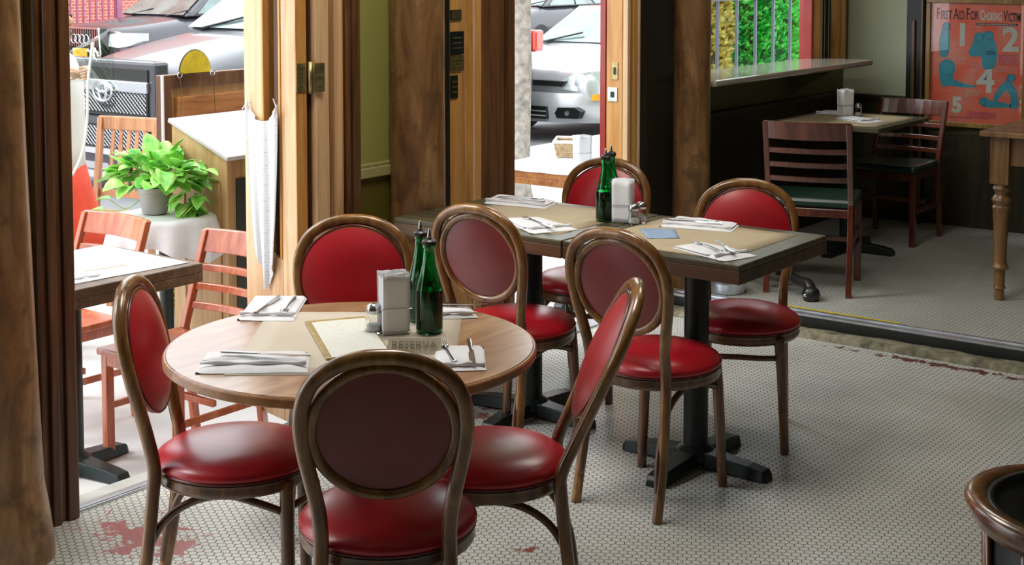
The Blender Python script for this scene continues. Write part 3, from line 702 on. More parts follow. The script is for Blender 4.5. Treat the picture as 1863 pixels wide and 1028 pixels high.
# ------------------------------------------------------------------ back room furniture
bz = .08
def ladder_chair(name, mw, seatm, h=.86, w=.42, d=.40, slats=4, label='', loc=(0, 0, 0), rz=0, group=None, pad=True, sh=.45):
    # faces local +X
    r = thing(name, label, 'chair', loc, rz, group)
    def bx(z): return -d / 2 - .13 * max(0, (z - sh)) / .4
    for s in (1, -1):
        y = s * (w / 2 - .02)
        secs = [[Vector((bx(z) + dx - (.05 * (1 - z / sh) if z < sh else 0), y + dy, z)) for dx, dy in ((-.016, -.014), (.016, -.014), (.016, .014), (-.016, .014))] for z in (0, .15, .3, sh, .6, .75, h)]
        MB().loft(secs).build('rear_leg', mw, r, bevel=.004)
        MB().box(d / 2 - .045, d / 2 - .01, y - .017, y + .017, 0, sh - .03).build('leg', mw, r, bevel=.004)
        MB().box(-d / 2, d / 2 - .03, y - .009, y + .009, .19, .215).build('stretcher', mw, r, bevel=.003)
    MB().box(-.008, .012, -w / 2 + .02, w / 2 - .02, .23, .255).build('stretcher', mw, r, bevel=.003)
    def slat(z0, z1, bow):
        def sec(t_):
            y = lerp(-(w / 2 - .012), w / 2 - .012, t_); b = -bow * sin(pi * t_)
            return [Vector((bx(z0) + b - .009, y, z0)), Vector((bx(z0) + b + .009, y, z0)), Vector((bx(z1) + b + .009, y, z1)), Vector((bx(z1) + b - .009, y, z1))]
        return MB().loft([sec(k / 8) for k in range(9)])
    slat(h - .085, h + .005, .035).build('top_rail', mw, r, bevel=.004)
    for k in range(slats - 1):
        z = h - .155 - k * .072; slat(z, z + .026, .03).build('slat', mw, r, bevel=.003)
    MB().box(-d / 2 + .005, d / 2 - .012, -w / 2 + .022, w / 2 - .022, sh - .07, sh - .028).build('seat_frame', mw, r, bevel=.003)
    if pad:
        m = MB().box(-d / 2 + .02, d / 2, -w / 2 + .005, w / 2 - .005, sh - .028, sh + .02); m.build('seat', seatm, r, bevel=.018)
    else:
        MB().box(-d / 2 + .02, d / 2 + .01, -w / 2, w / 2, sh - .028, sh).build('seat', mw, r, bevel=.008)
    return r
ladder_chair('ladder_back_chair', M['chairdark'], M['green_vinyl'], .86, .44, .40, 4, 'dark mahogany ladder-back chair with green seat, its back towards the camera', (6.735, 3.165, bz), radians(18), 'mahogany chairs in the back room')
ladder_chair('ladder_back_chair', M['chairdark'], M['green_vinyl'], .80, .44, .40, 4, 'mahogany chair at the far side of the shadowed table, below the poster', (8.13, 3.33, bz), radians(180), 'mahogany chairs in the back room')
ft = thing('square_table', 'shadowed square table with kraft paper below the window counter', 'table', (7.66, 3.40, bz))
MB().box(-.36, .36, -.33, .33, .722, .748).build('tabletop', M['dtop'], ft, bevel=.004)
pedestal(ft, .722)
sheet('kraft_paper', [(7.34, 3.11), (7.98, 3.11), (7.98, 3.70), (7.34, 3.70)], .8285, .0008, M['paper'], 'kraft paper sheet on the shadowed back-room table', 'place mat')

# antique table with turned leg
at = thing('antique_table', 'old wooden table with turned legs at the right edge of the frame', 'table', (6.967, 2.30, bz))
MB().box(-.09, 1.0, -1.25, .085, .80, .828).build('tabletop', M['antique'], at, bevel=.006)
MB().box(-.02, .93, .02, .045, .66, .80).box(-.02, .005, -1.18, .02, .66, .80).build('apron', M['antique'], at, bevel=.003)
def turned(x, y, nm):
    prof = [(.0001, 0), (.022, 0), (.024, .02), (.022, .05), (.030, .06), (.024, .075), (.026, .15), (.040, .155), (.042, .165), (.034, .175), (.030, .19), (.030, .25), (.036, .38), (.040, .44), (.044, .455), (.036, .465), (.040, .475), (.047, .49), (.040, .505), (.032, .515), (.034, .53), (.044, .545), (.036, .56), (.040, .575), (.0001, .575)]
    MB().lathe(prof, 20, T(x, y, 0)).box(x - .045, x + .045, y - .045, y + .045, .57, .80).build('leg', M['antique'], at, smooth='a')
turned(0, 0, 0); turned(.88, 0, 0); turned(0, -1.14, 0)

# poster
ps = thing('poster', 'orange-red first aid poster in a wooden frame on the end wall', 'poster', (8.755, 3.065, 1.095))
Mp = Matrix(((0, 0, -1, 0), (-1, 0, 0, 0), (0, 1, 0, 0), (0, 0, 0, 1)))   # local (x right, y up, z towards room) -> world
W2, H2 = .285, .365
m = MB(); fw = .030
for a_ in (((-W2 - fw, W2 + fw), (H2, H2 + fw)), ((-W2 - fw, W2 + fw), (-H2 - fw, -H2)), ((-W2 - fw, -W2), (-H2, H2)), ((W2, W2 + fw), (-H2, H2))):
    m.box(a_[0][0], a_[0][1], a_[1][0], a_[1][1], -.015, .018, Mp)
m.build('frame', wood('poster_frame', (.16, .08, .02), (.32, .18, .05), (.44, .28, .09), rough=.4, coat=.3), ps, bevel=.004)
t = NT('poster_print'); v = t.coord(); n = t.noise(v, 6, 3); w = t.node('ShaderNodeTexWave', wave_type='BANDS', bands_direction='Z'); t.link(v, w.inputs[0]); w.inputs['Scale'].default_value = 30; w.inputs['Distortion'].default_value = .2
msk = t.math('MULTIPLY', t.ramp(w.outputs[1], [(.55, (0, 0, 0)), (.7, (1, 1, 1))]), t.ramp(t.noise(v, 9, 2), [(.50, (0, 0, 0)), (.56, (.55, .55, .55))]))
t.set(Base_Color=t.mix(msk, t.ramp(n, [(.3, (.92, .13, .06)), (.7, (.88, .27, .18))]), (.70, .38, .32)), Roughness=.35, Coat_Weight=.5)
MB().box(-W2, W2, -H2, H2, -.01, -.004, Mp).build('print', t.m, ps)
Mtx = Mp @ T(0, 0, -.0035)
INK = plain('poster_black', (.03, .02, .04), .5); PWH = plain('poster_white', (.62, .66, .58), .5); TEAL = plain('poster_teal', (.05, .34, .44), .5); TEALD = plain('poster_teal_dark', (.02, .17, .24), .5); PUR = plain('poster_purple', (.35, .08, .25), .5)
def pt(b, s, mm, x, y, sx=1, bold=.0, z=0): return text_mesh(b, s, mm, ps, Mtx @ T(x, y, z), sx=sx, bold=bold, extrude=.0003)
def smallcaps(text, x0, x1, y, size, mm):
    obs = []; x = 0
    for wi, wd in enumerate(text.split(' ')):
        for ci, ch_ in enumerate(wd):
            k = 1. if ci == 0 else .78
            obs.append((ch_.upper(), x, k)); x += {'I': .30, 'M': .85, 'O': .80, 'C': .70, 'G': .78, 'K': .64, 'H': .74, 'N': .78, 'V': .66, 'A': .68, 'D': .72}.get(ch_.upper(), .58) * k
        x += .25
    sc = (x1 - x0) / (x - .25)
    for c_, xx, k in obs:
        text_mesh(c_, size * k, mm, ps, Mtx @ T(x0 + xx * sc, y - size * .36 * (1 - k), 0), sx=sc / size * 1.02, bold=.0018, extrude=.0003, align='LEFT')
smallcaps('First Aid For', -.255, .005, .297, .098, INK); smallcaps('Choking', .018, .150, .292, .090, PWH); smallcaps('Victim', .160, .265, .290, .094, INK)
MB().box(-.005, .245, .234, .247, 0, .0004, Mtx).build('caption_bar', INK, ps)
for b, x, y, s in (('1', -.09, .165, .19), ('2', .205, .145, .20), ('4', .06, -.105, .21), ('5', -.115, -.265, .13)): pt(b, s, PWH, x, y, 1.0, .006)
def blob(pts, mm, z=.0003):
    P = spline([(x, y, 0) for x, y in pts] + [(pts[0][0], pts[0][1], 0)], 4)
    MB().prism([(p.x, p.y) for p in P[:-1]], z, z + .0005, Mtx).build('figure', mm, ps)
blob([(-.215, .22), (-.18, .235), (-.165, .215), (-.175, .19), (-.165, .14), (-.18, .04), (-.225, .04), (-.235, .13), (-.225, .18)], TEAL)
blob([(-.02, .14), (.0, .185), (.04, .19), (.06, .20), (.095, .19), (.10, .155), (.12, .12), (.125, .04), (.11, -.02), (.045, -.03), (.03, .04), (-.02, .04), (-.05, .06), (-.035, .10)], TEAL)
blob([(.0, .155), (.02, .185), (.045, .17), (.035, .14), (.012, .135)], TEALD, .0009); blob([(.055, .075), (.10, .085), (.12, .06), (.07, .055)], TEALD, .0009)
blob([(-.235, -.04), (-.22, .0), (-.18, .02), (-.14, -.0), (-.13, -.05), (-.14, -.10), (-.05, -.13), (.0, -.135), (.0, -.145), (-.08, -.15), (-.16, -.145), (-.21, -.15), (-.225, -.10)], TEAL)
blob([(-.20, -.03), (-.17, -.01), (-.155, -.04), (-.18, -.07), (-.21, -.07)], TEALD, .0009)
blob([(.19, -.06), (.215, -.055), (.225, -.08), (.215, -.10), (.25, -.16), (.26, -.25), (.21, -.26), (.215, -.2), (.185, -.16), (.15, -.20), (.12, -.23), (.11, -.2), (.14, -.14), (.18, -.10)], TEAL)
blob([(.03, -.22), (.06, -.20), (.09, -.22), (.20, -.235), (.21, -.255), (.08, -.265), (.04, -.25)], TEAL)
for hx, hy, hr in ((-.19, .225, .024), (.012, .160, .030), (.076, .172, .028), (.215, -.078, .024), (.045, -.232, .024), (-.182, -.035, .046)):
    for k_, (mm_, z_) in enumerate(((TEALD, .0006), (TEAL, .0014))):
        MB().prism([(hx + (hr - k_ * .004) * cos(q), hy + (hr - k_ * .004) * sin(q)) for q in [2 * pi * i / 20 for i in range(20)]], z_, z_ + .0005, Mtx).build('figure_head', mm_, ps)
PTX = plain('poster_small_print', (.62, .42, .36), .5); m = MB(); m2 = MB(); random.seed(9)
for x0, x1, y0, y1, mm_ in ((-.245, -.07, -.005, .03, m), (-.04, .0, -.01, .02, m), (.135, .255, .0, .055, m2), (-.10, .03, .225, .235, m), (.11, .25, -.045, -.02, m), (-.06, .03, -.20, -.16, m), (.13, .2, .205, .235, m), (-.05, .13, -.335, -.30, m2)):
    y = y0
    while y <= y1:
        x = x0
        while x < x1:
            w_ = random.uniform(.008, .024); mm_.box(x, min(x1, x + w_), y, y + .0045, .0001, .0005, Mtx); x += w_ + .005
        y += .011
m.build('small_print', PTX, ps); m2.build('small_print', PUR, ps)
m = MB()
for k_ in range(16): m.box(.0 + k_ * .015, .010 + k_ * .015, .238, .243, .0004, .0008, Mtx)
m.build('caption_print', PWH, ps)
pt('in case of emergency', .022, PUR, -.1, -.335, .9)
MB().box(-W2, W2, -H2, H2, .004, .006, Mp).build('pane', pane('poster_glass', (.97, .97, .97), .01), ps)

# pan and cast iron foot on the back room floor
pn = MB().lathe([(.0001, .003), (.075, .0), (.082, .005), (.093, .052), (.098, .054), (.098, .056), (.090, .054), (.079, .008), (.0001, .006)], 32).build('metal_pan', M['alu'], smooth='a', loc=(6.32, 3.43, bz))
tag(pn, 'shallow metal pan on the back-room floor behind the step', 'pan')
fo = thing('iron_stand', 'low black cast-iron stand with a scrolled foot, on tiles beside the mahogany chair', 'stand', (6.40, 3.02, bz))
MB().tube(spline([(0, 0, .035), (.03, .03, .07), (.06, .10, .075), (.10, .17, .09), (.13, .25, .13), (.13, .33, .17), (.16, .42, .16)], 5), [lerp(.030, .016, i / 30) for i in range(31)], 10).build('arched_leg', M['blackp'], fo, smooth=True)
MB().lathe([(.0001, 0), (.035, .002), (.045, .03), (.038, .055), (.02, .068), (.0001, .07)], 16, T(0, -.0, 0)).build('foot', M['blackp'], fo, smooth=True)
MB().tube(spline([(.13, .25, .13), (.20, .24, .10), (.26, .20, .03), (.27, .18, .006)], 5), .014, 8).build('rear_leg', M['blackp'], fo, smooth=True)
MB().tube(spline([(.16, .42, .16), (.19, .47, .10), (.20, .50, .006)], 5), .014, 8).build('rear_leg', M['blackp'], fo, smooth=True)
MB().lathe([(.0001, -.01), (.010, -.008), (.012, 0), (.0001, .008)], 10, T(-.042, .01, .035)).build('stud', M['chrome'], fo, smooth=True)

# near chair at lower right corner (curved top rail)
nc = thing('bentwood_armchair', 'polished brown bentwood chair cut off at the lower right corner', 'chair', (2.515, .640, 0), radians(-53))
def arc(z, r_, y0=0, n=24, a0=100, a1=260, dx=0):
    return [(r_ * cos(radians(a)) + dx, r_ * 1.0 * sin(radians(a)) + y0, z) for a in [lerp(a0, a1, k / n) for k in range(n + 1)]]
m = MB(); secs = []
for k in range(33):
    a = radians(lerp(75, 285, k / 32)); zt = .81 - .015 * abs(cos(a) + 1) ; rr = .205
    e = Vector((cos(a), sin(a), 0)); c0 = e * rr; hh = .045 if 2 < k < 30 else .03
    secs.append([c0 + Vector((0, 0, zt - hh)) - e * .012, c0 + Vector((0, 0, zt - hh)) + e * .010, c0 + Vector((0, 0, zt - .01)) + e * .026, c0 + Vector((0, 0, zt)) + e * .018, c0 + Vector((0, 0, zt)) - e * .004, c0 + Vector((0, 0, zt - .012)) - e * .014])
MB().loft(secs).build('curved_rail', M['chairwood'] if 'chairwood' in M else wood('polished_chair', (.06, .018, .006), (.17, .06, .018), (.30, .13, .04), rough=.25, coat=.5, scale=4), nc, smooth=True)
PW = bpy.data.materials['polished_chair']
MB().grid(lambda u, v: ((.188) * cos(radians(lerp(80, 280, u))), .188 * sin(radians(lerp(80, 280, u))), lerp(.69, .80, v)), 30, 4).build('lining', M['blackp'], nc, smooth=True, solid=.012)
for a in (105, 150, 180, 210, 255):
    q = radians(a); MB().tube([(.19 * cos(q), .19 * sin(q), .44), (.200 * cos(q), .200 * sin(q), .785)], [.012, .011], 8, flat=.6).build('spindle', PW, nc, smooth=True)
MB().lathe([(.0001, .46), (.17, .462), (.215, .452), (.22, .44), (.21, .425), (.0001, .42)], 32).build('seat', PW, nc, smooth='a')
for a in (45, 135, 225, 315):
    q = radians(a); MB().tube([(.17 * cos(q), .17 * sin(q), .43), (.21 * cos(q), .21 * sin(q), 0)], [.018, .013], 10).build('leg', PW, nc, smooth=True)

# ------------------------------------------------------------------ outside
sw = -.15; st = -.30
struct(MB().box(-8, 34, 3.88, 8.6, -.5, sw).build('ground_sidewalk', M['concrete']))
struct(MB().box(-8, 60, 8.6, 24.0, -.6, st).build('ground_street', M['asphalt']))
struct(MB().box(-8, 60, 8.48, 8.62, -.5, sw + .003).build('curb_stone', plain('curb', (.5, .5, .5), .8)))
# outdoor tables
def otable(x0, x1, y0, y1, label, px=0, edge='dedge'):
    cx, cy = (x0 + x1) / 2, (y0 + y1) / 2
    r = thing('outdoor_table', label, 'table', (cx, cy, sw)); hx, hy = (x1 - x0) / 2, (y1 - y0) / 2
    MB().box(-hx, hx, -hy, hy, .715, .75).build('tabletop', M[edge], r, bevel=.004)
    MB().box(-hx + .025, hx - .025, -hy, -hy + .025, .68, .715).box(-hx + .025, hx - .025, hy - .025, hy, .68, .715).box(-hx, -hx + .025, -hy, hy, .68, .715).box(hx - .025, hx, -hy, hy, .68, .715).build('apron', M[edge], r, bevel=.003)
    pedestal(r, .715, x=px, arm=.26, rot=radians(8)); return r
otable(2.99, 3.565, 4.13, 4.72, 'bright outdoor table with white paper at the left doorway', -.09)
sheet('white_paper', [(2.995, 4.21), (3.53, 4.17), (3.55, 4.70), (2.995, 4.70)], .601, .0008, M['white'], 'white paper cover on the outdoor table at the left doorway', 'table cover')
napkin([(3.10, 4.70), (3.30, 4.66), (3.27, 4.50), (3.05, 4.52)], .603, 'rolled white napkin on the outdoor table, beside the chair rail', .3, .022, seed=41)
napkin([(3.0, 4.38), (3.19, 4.32), (3.17, 4.20), (3.0, 4.22)], .603, 'flat white napkin at the near edge of the outdoor table', .3, .01, seed=44)
o = sheet('menu_board', [(3.10, 4.46), (3.37, 4.47), (3.36, 4.31), (3.11, 4.35)], .604, .004, plain('menu_cream', (.66, .58, .42), .6), 'cream menu board lying on the outdoor table at the left doorway', 'menu')
otable(6.18, 6.85, 4.05, 4.86, 'white-covered outdoor table with pinkish wooden edge outside the second doorway', edge='rim')
sheet('white_cloth', [(6.175, 4.045), (6.86, 4.045), (6.86, 4.87), (6.175, 4.87)], .602, .004, M['white'], 'white cover on the outdoor table outside the second doorway', 'table cover', wav=.004, n=20)
bk = thing('wicker_basket', 'small tan wicker basket behind the outdoor napkins', 'basket', (6.79, 4.72, .606), radians(30))
m = MB()
for k in range(7):
    z = .01 + k * .012; m.tube([(x * (.085 + k * .003), y * (.06 + k * .002), z) for x, y in ((-1, -1), (1, -1), (1, 1), (-1, 1))], .0065, 6, True)
m.box(-.085, .085, -.06, .06, 0, .01); m.build('basket', plain('wicker', (.48, .34, .20), .7, 0, .3, 50), bk, smooth='a')
MB().tube([(-.108, -.076, .092), (.108, -.076, .092), (.108, .076, .092), (-.108, .076, .092)], .009, 6, True).build('rim', M['white'], bk)
ladder_chair('ladder_back_chair', M['cherry'], None, .80, .44, .40, 4, 'cherry ladder-back chair outside, between the outdoor table and the pine door', (3.53, 4.235, sw), radians(180), 'cherry chairs outside the left doorway', False, .43)
ladder_chair('ladder_back_chair', M['cherry'], None, .80, .44, .40, 4, 'cherry ladder-back chair outside, half hidden by the left door jamb', (3.50, 4.97, sw), radians(180), 'cherry chairs outside the left doorway', False, .43)
# chair by the second doorway (pale legs)
wc = thing('slatted_chair', 'brown wooden chair with vertical slats behind the potted plant', 'chair', (5.02, 6.66, sw), radians(195))
wm = wood('chair_tan', (.20, .08, .03), (.36, .16, .07), (.5, .26, .12), rough=.4)
for s in (1, -1):
    MB().loft([[Vector((-.2 - .12 * max(0, z - .45) + dx, s * .19 + dy, z)) for dx, dy in ((-.016, -.016), (.016, -.016), (.016, .016), (-.016, .016))] for z in (0, .45, .97)]).build('rear_leg', wm, wc)
    MB().box(.16, .195, s * .19 - .017, s * .19 + .017, 0, .42).build('leg', wm, wc)
MB().box(-.285, -.255, -.21, .21, .90, .98).build('top_rail', wm, wc, bevel=.008)
MB().box(-.235, -.215, -.19, .19, .52, .56).build('lower_rail', wm, wc)
for k in range(5): MB().loft([[Vector((x + dx, -.11 + k * .055 + dy, z)) for dx, dy in ((-.005, -.012), (.005, -.012), (.005, .012), (-.005, .012))] for x, z in ((-.225, .55), (-.27, .91))]).build('slat', wm, wc)
MB().box(-.21, .21, -.21, .21, .42, .45).build('seat', wm, wc, bevel=.006)

# round pedestal with cloth and potted plant
pd = thing('pedestal_table', 'small round table under a white cloth, carrying the potted plant', 'table', (4.19, 5.10, sw))
MB().lathe([(.0001, .715), (.21, .715), (.21, .74), (.0001, .74)], 32).build('tabletop', M['dtop'], pd, smooth='a')
MB().lathe([(.030, .02), (.030, .72)], 16).build('pole', M['iron'], pd, smooth='a')
MB().lathe([(.0001, 0), (.17, 0), (.17, .015), (.05, .035), (.0001, .04)], 24).build('base', M['iron'], pd, smooth='a')
def clothfn(u, v):
    a = 2 * pi * u
    if v < .4: r_ = .222 * v / .4; z = .745
    else:
        t_ = (v - .4) / .6; L = .14 + .07 * noise.noise(Vector((cos(a) * 1.7, sin(a) * 1.7, 3))) + .03 * cos(4 * a)
        r_ = .222 + .012 * sin(t_ * 2) + t_ * (.018 * sin(11 * a) + .02); z = .745 - L * t_
    return (r_ * cos(a), r_ * sin(a), z)
o = tag(MB().grid(clothfn, 120, 14).build('tablecloth', M['cloth'], smooth=True, loc=(4.19, 5.10, sw)), 'white cloth draped over the small plant table outside', 'tablecloth')
def leafmesh(m, P, d, up, L, W, droop=.3):
    d = d.normalized(); s_ = d.cross(up).normalized(); n_ = s_.cross(d).normalized()
    outl = [(0, .0), (.03, .40), (.2, .56), (.44, .54), (.7, .38), (.9, .16), (1, 0)]
    vs = []
    for t_, w_ in outl:
        c_ = P + d * L * t_ - Vector((0, 0, 1)) * droop * L * t_ * t_
        for sg in (-1, -.5, 0, .5, 1): vs.append(c_ + s_ * W * w_ * sg + n_ * abs(sg) * W * .16 * (w_ * 2))
    fs = [(i * 5 + j, (i + 1) * 5 + j, (i + 1) * 5 + j + 1, i * 5 + j + 1) for i in range(6) for j in range(4)]
    m.add(vs, fs)
random.seed(21)
pl = thing('potted_pothos', 'bushy green pothos in a grey pot on the white-clothed table', 'plant', (4.155, 5.13, .6))
MB().lathe([(.0001, 0), (.052, 0), (.056, .005), (.071, .095), (.077, .097), (.077, .118), (.070, .118), (.066, .10), (.0001, .10)], 28).build('pot', M['pot'], pl, smooth='a')
m = MB(); ms = MB()
Rr = Vector((.6025, -.798, 0)); 
for k in range(112):
    a = random.uniform(0, 2 * pi); el = random.uniform(-.25, 1.2); rad_ = random.uniform(.07, .19)
    d = Vector((cos(a) * cos(el), sin(a) * cos(el), sin(el)))
    P = Vector((0, 0, .13)) + Vector((d.x * rad_ * 1.05, d.y * rad_ * 1.05, d.z * rad_ * .85)) + Rr * random.uniform(0, .07)
    if P.z < .14: P.z = .14 + random.uniform(0, .08)
    ms.tube([(0, 0, .10), P * .5 + Vector((0, 0, .07)), P], .0016, 4)
    dd = (d + Vector((0, 0, random.uniform(-.6, .2)))).normalized()
    leafmesh(m, P, dd, Vector((random.uniform(-.4, .4), random.uniform(-.4, .4), 1)), random.uniform(.075, .11), random.uniform(.06, .09), random.uniform(.05, .32))
for k in range(16):   # trailing bunch on the right
    P = Rr * random.uniform(.10, .20) + Vector((-.03, -.04, random.uniform(.0, .10)))
    leafmesh(m, P, Vector((random.uniform(-1, 1), random.uniform(-1, 1), -.3)), Vector((0, 0, 1)), .08, .06, .3)
for k in range(2):
    P = -Rr * (.20 + k * .03) + Vector((0, 0, .06 - k * .05)); ms.tube(spline([(0, 0, .12), -Rr * .12 + Vector((0, 0, .02)), P], 4), .002, 4)
    leafmesh(m, P, -Rr + Vector((0, 0, .2)), Vector((0, 0, 1)), .07, .06)
m.build('foliage', M['leaf'], pl, smooth=True, solid=.0006); ms.build('stems', M['stem'], pl)
# low plant behind the pedestal pole
lp = thing('low_plant', 'yellow-green leafy plant on the ground behind the outdoor table', 'plant', (4.62, 5.5, sw))
m = MB()
for k in range(60):
    a = random.uniform(0, 2 * pi); P = Vector((random.uniform(-.15, .15), random.uniform(-.15, .15), random.uniform(.1, .42)))
    leafmesh(m, P, Vector((cos(a), sin(a), random.uniform(0, 1))), Vector((0, 0, 1)), .13, .03, .3)
m.build('foliage', leafm('young_leaf', (.12, .35, .03), (.42, .62, .08)), lp, smooth=True)
MB().lathe([(.0001, 0), (.10, 0), (.13, .16), (.12, .16), (.0001, .14)], 20).build('pot', M['pot'], lp, smooth='a')

# host stand
hs = thing('host_stand', 'wooden host stand with a pale sloping top beside the plant', 'stand', (4.34, 4.86, sw))
wS, dS = .50, .37
m = MB(); m.loft([[Vector((0, 0, 0)), Vector((wS, 0, 0)), Vector((wS, dS, 0)), Vector((0, dS, 0))], [Vector((0, 0, .985)), Vector((wS, 0, .985)), Vector((wS, dS, 1.125)), Vector((0, dS, 1.125))]])
m.build('body', M['standwood'], hs, bevel=.004)
MB().box(.05, wS - .05, -.006, .004, .08, .90).build('front_recess', M['darkwood'], hs)
MB().box(-.008, .0, .04, .09, .1, .88).box(-.008, 0, dS - .09, dS - .04, .1, .94).box(-.008, 0, .09, dS - .09, .1, .16).build('side_panel', M['standwood'], hs, bevel=.003)
tilt = math.atan2(.14, dS); Mt = T(0, 0, .988) @ Matrix.Rotation(tilt, 4, 'X')
MB().box(-.015, wS + .02, -.015, .41, 0, .022, Mt).build('top', M['standtop'], hs, bevel=.006)
# board behind with yellow half round sign
bd = thing('wooden_board', 'framed plain wooden board standing behind the host stand', 'board', (4.61, 5.62, sw))
MB().box(0, .95, 0, .05, 0, .06).box(0, .06, 0, .05, .06, 1.31).box(.06, .95, 0, .05, 1.24, 1.31).box(.89, .95, 0, .05, .06, 1.24).build('frame', M['brown'], bd, bevel=.004)
MB().box(.06, .89, .02, .04, .06, 1.24).build('panel', M['standwood'], bd)
MB().box(-.004, .006, -.006, .006, 0, 1.31).build('edge_strip', M['white'], bd)
MB().box(.09, .86, -.012, .02, .62, 1.20).build('inner_panel', M['rim'], bd, bevel=.006)
ys = thing('half_round_sign', 'yellow half-round sign with hanging wires on top of the wooden board', 'sign', (4.80, 5.60, 1.165))
Mv = Matrix.Rotation(radians(90), 4, 'X')
MB().prism([(.098 * cos(pi * k / 24), .112 * sin(pi * k / 24)) for k in range(25)], -.006, .006, Mv).build('sign_face', M['yellow'], ys)
MB().tube([(.098 * cos(pi * k / 24), 0, .112 * sin(pi * k / 24)) for k in range(25)] + [(-.098, 0, 0)], .005, 6, True).build('rim', M['blackp'], ys)
for s in (-1, 1):
    MB().tube([(s * .105 + .014 * cos(q), -.012, -.006 + .014 * sin(q)) for q in [2 * pi * k / 14 for k in range(14)]], .003, 6, True).tube([(s * .105, -.014, -.02), (s * .105, -.035, -.30)], .002, 5).build('hook_wire', M['steel'], ys)

# tree
tr = thing('street_tree', 'grey-barked tree trunk seen through the second doorway', 'tree', (9.15, 6.85, sw))
m = MB()
def tf(u, v):
    a = 2 * pi * u; z = 4.2 * v; r_ = (.088 + .03 * max(0, 1 - z / .25) ** 2) * (1 + .10 * noise.noise(Vector((cos(a) * 3, sin(a) * 3, z * 1.6))))
    return (r_ * cos(a) + .03 * sin(z * 1.2), r_ * sin(a), z)
m.grid(tf, 32, 60).build('trunk', M['bark'], tr, smooth=True)
m = MB(); random.seed(5)
for k in range(900):
    q = Vector((random.gauss(0, 1), random.gauss(0, 1), random.gauss(0, .6))); P = Vector((0, 0, 5.2)) + q
    leafmesh(m, P, Vector((random.uniform(-1, 1), random.uniform(-1, 1), random.uniform(-1, .4))), Vector((0, 0, 1)), .2, .16)
m.build('crown', M['hedge'], tr)

# fence and hedges beyond the back room window
fn = thing('iron_fence', 'grey iron railing outside the back-room window', 'fence', (8.3, 4.75, sw))
for k in range(9):
    x = k * .27; MB().box(x - .009, x + .009, -.009, .009, 0, 1.9).build('bar', M['fence'], fn)
for z in (.25, 1.60): MB().box(-.1, 2.4, -.012, .012, z, z + .03).build('rail', M['fence'], fn)
def hedge(x, y, rx, ry, h, mat, label, seed, n=9000, sz=.085):
    random.seed(seed); r = thing('hedge_shrub', label, 'shrub', (x, y, sw), 0, 'evergreens beyond the railing'); m = MB()
    for k in range(n):
        a = random.uniform(0, 2 * pi); z = random.uniform(.05, h); s_ = (1 - (z / h) ** 3 * .5) * (1 + .18 * noise.noise(Vector((cos(a) * 3, sin(a) * 3, z * 4 + seed))))
        P = Vector((rx * s_ * cos(a), ry * s_ * sin(a), z)); d = Vector((cos(a), sin(a), random.uniform(.1, 1.4)))
        d += Vector((random.uniform(-.6, .6), random.uniform(-.6, .6), 0)); d.normalize(); sd = d.cross(Vector((random.uniform(-1, 1), random.uniform(-1, 1), 1))).normalized() * sz * .32
        m.add([P, P + d * sz * .5 + sd, P + d * sz, P + d * sz * .5 - sd], [(0, 1, 2, 3)])
    m.build('foliage', mat, r)
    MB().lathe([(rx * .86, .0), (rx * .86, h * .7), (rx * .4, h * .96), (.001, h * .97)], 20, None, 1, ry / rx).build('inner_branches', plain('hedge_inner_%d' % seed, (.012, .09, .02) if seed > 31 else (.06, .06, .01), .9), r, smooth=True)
hedge(10.35, 6.15, .50, .45, 2.6, M['hedge_y'], 'yellow-tinged shrub at the left of the back-room window', 31)
hedge(11.45, 6.05, .50, .42, 2.6, M['hedge'], 'bright green shrub in the middle of the back-room window', 32, 11000)
hedge(12.55, 6.0, .50, .42, 2.6, M['hedge'], 'bright green shrub at the right of the back-room window', 33, 11000)
hedge(13.8, 6.3, .60, .45, 2.6, M['hedge'], 'green shrub farther right beyond the railing', 34, 3000)

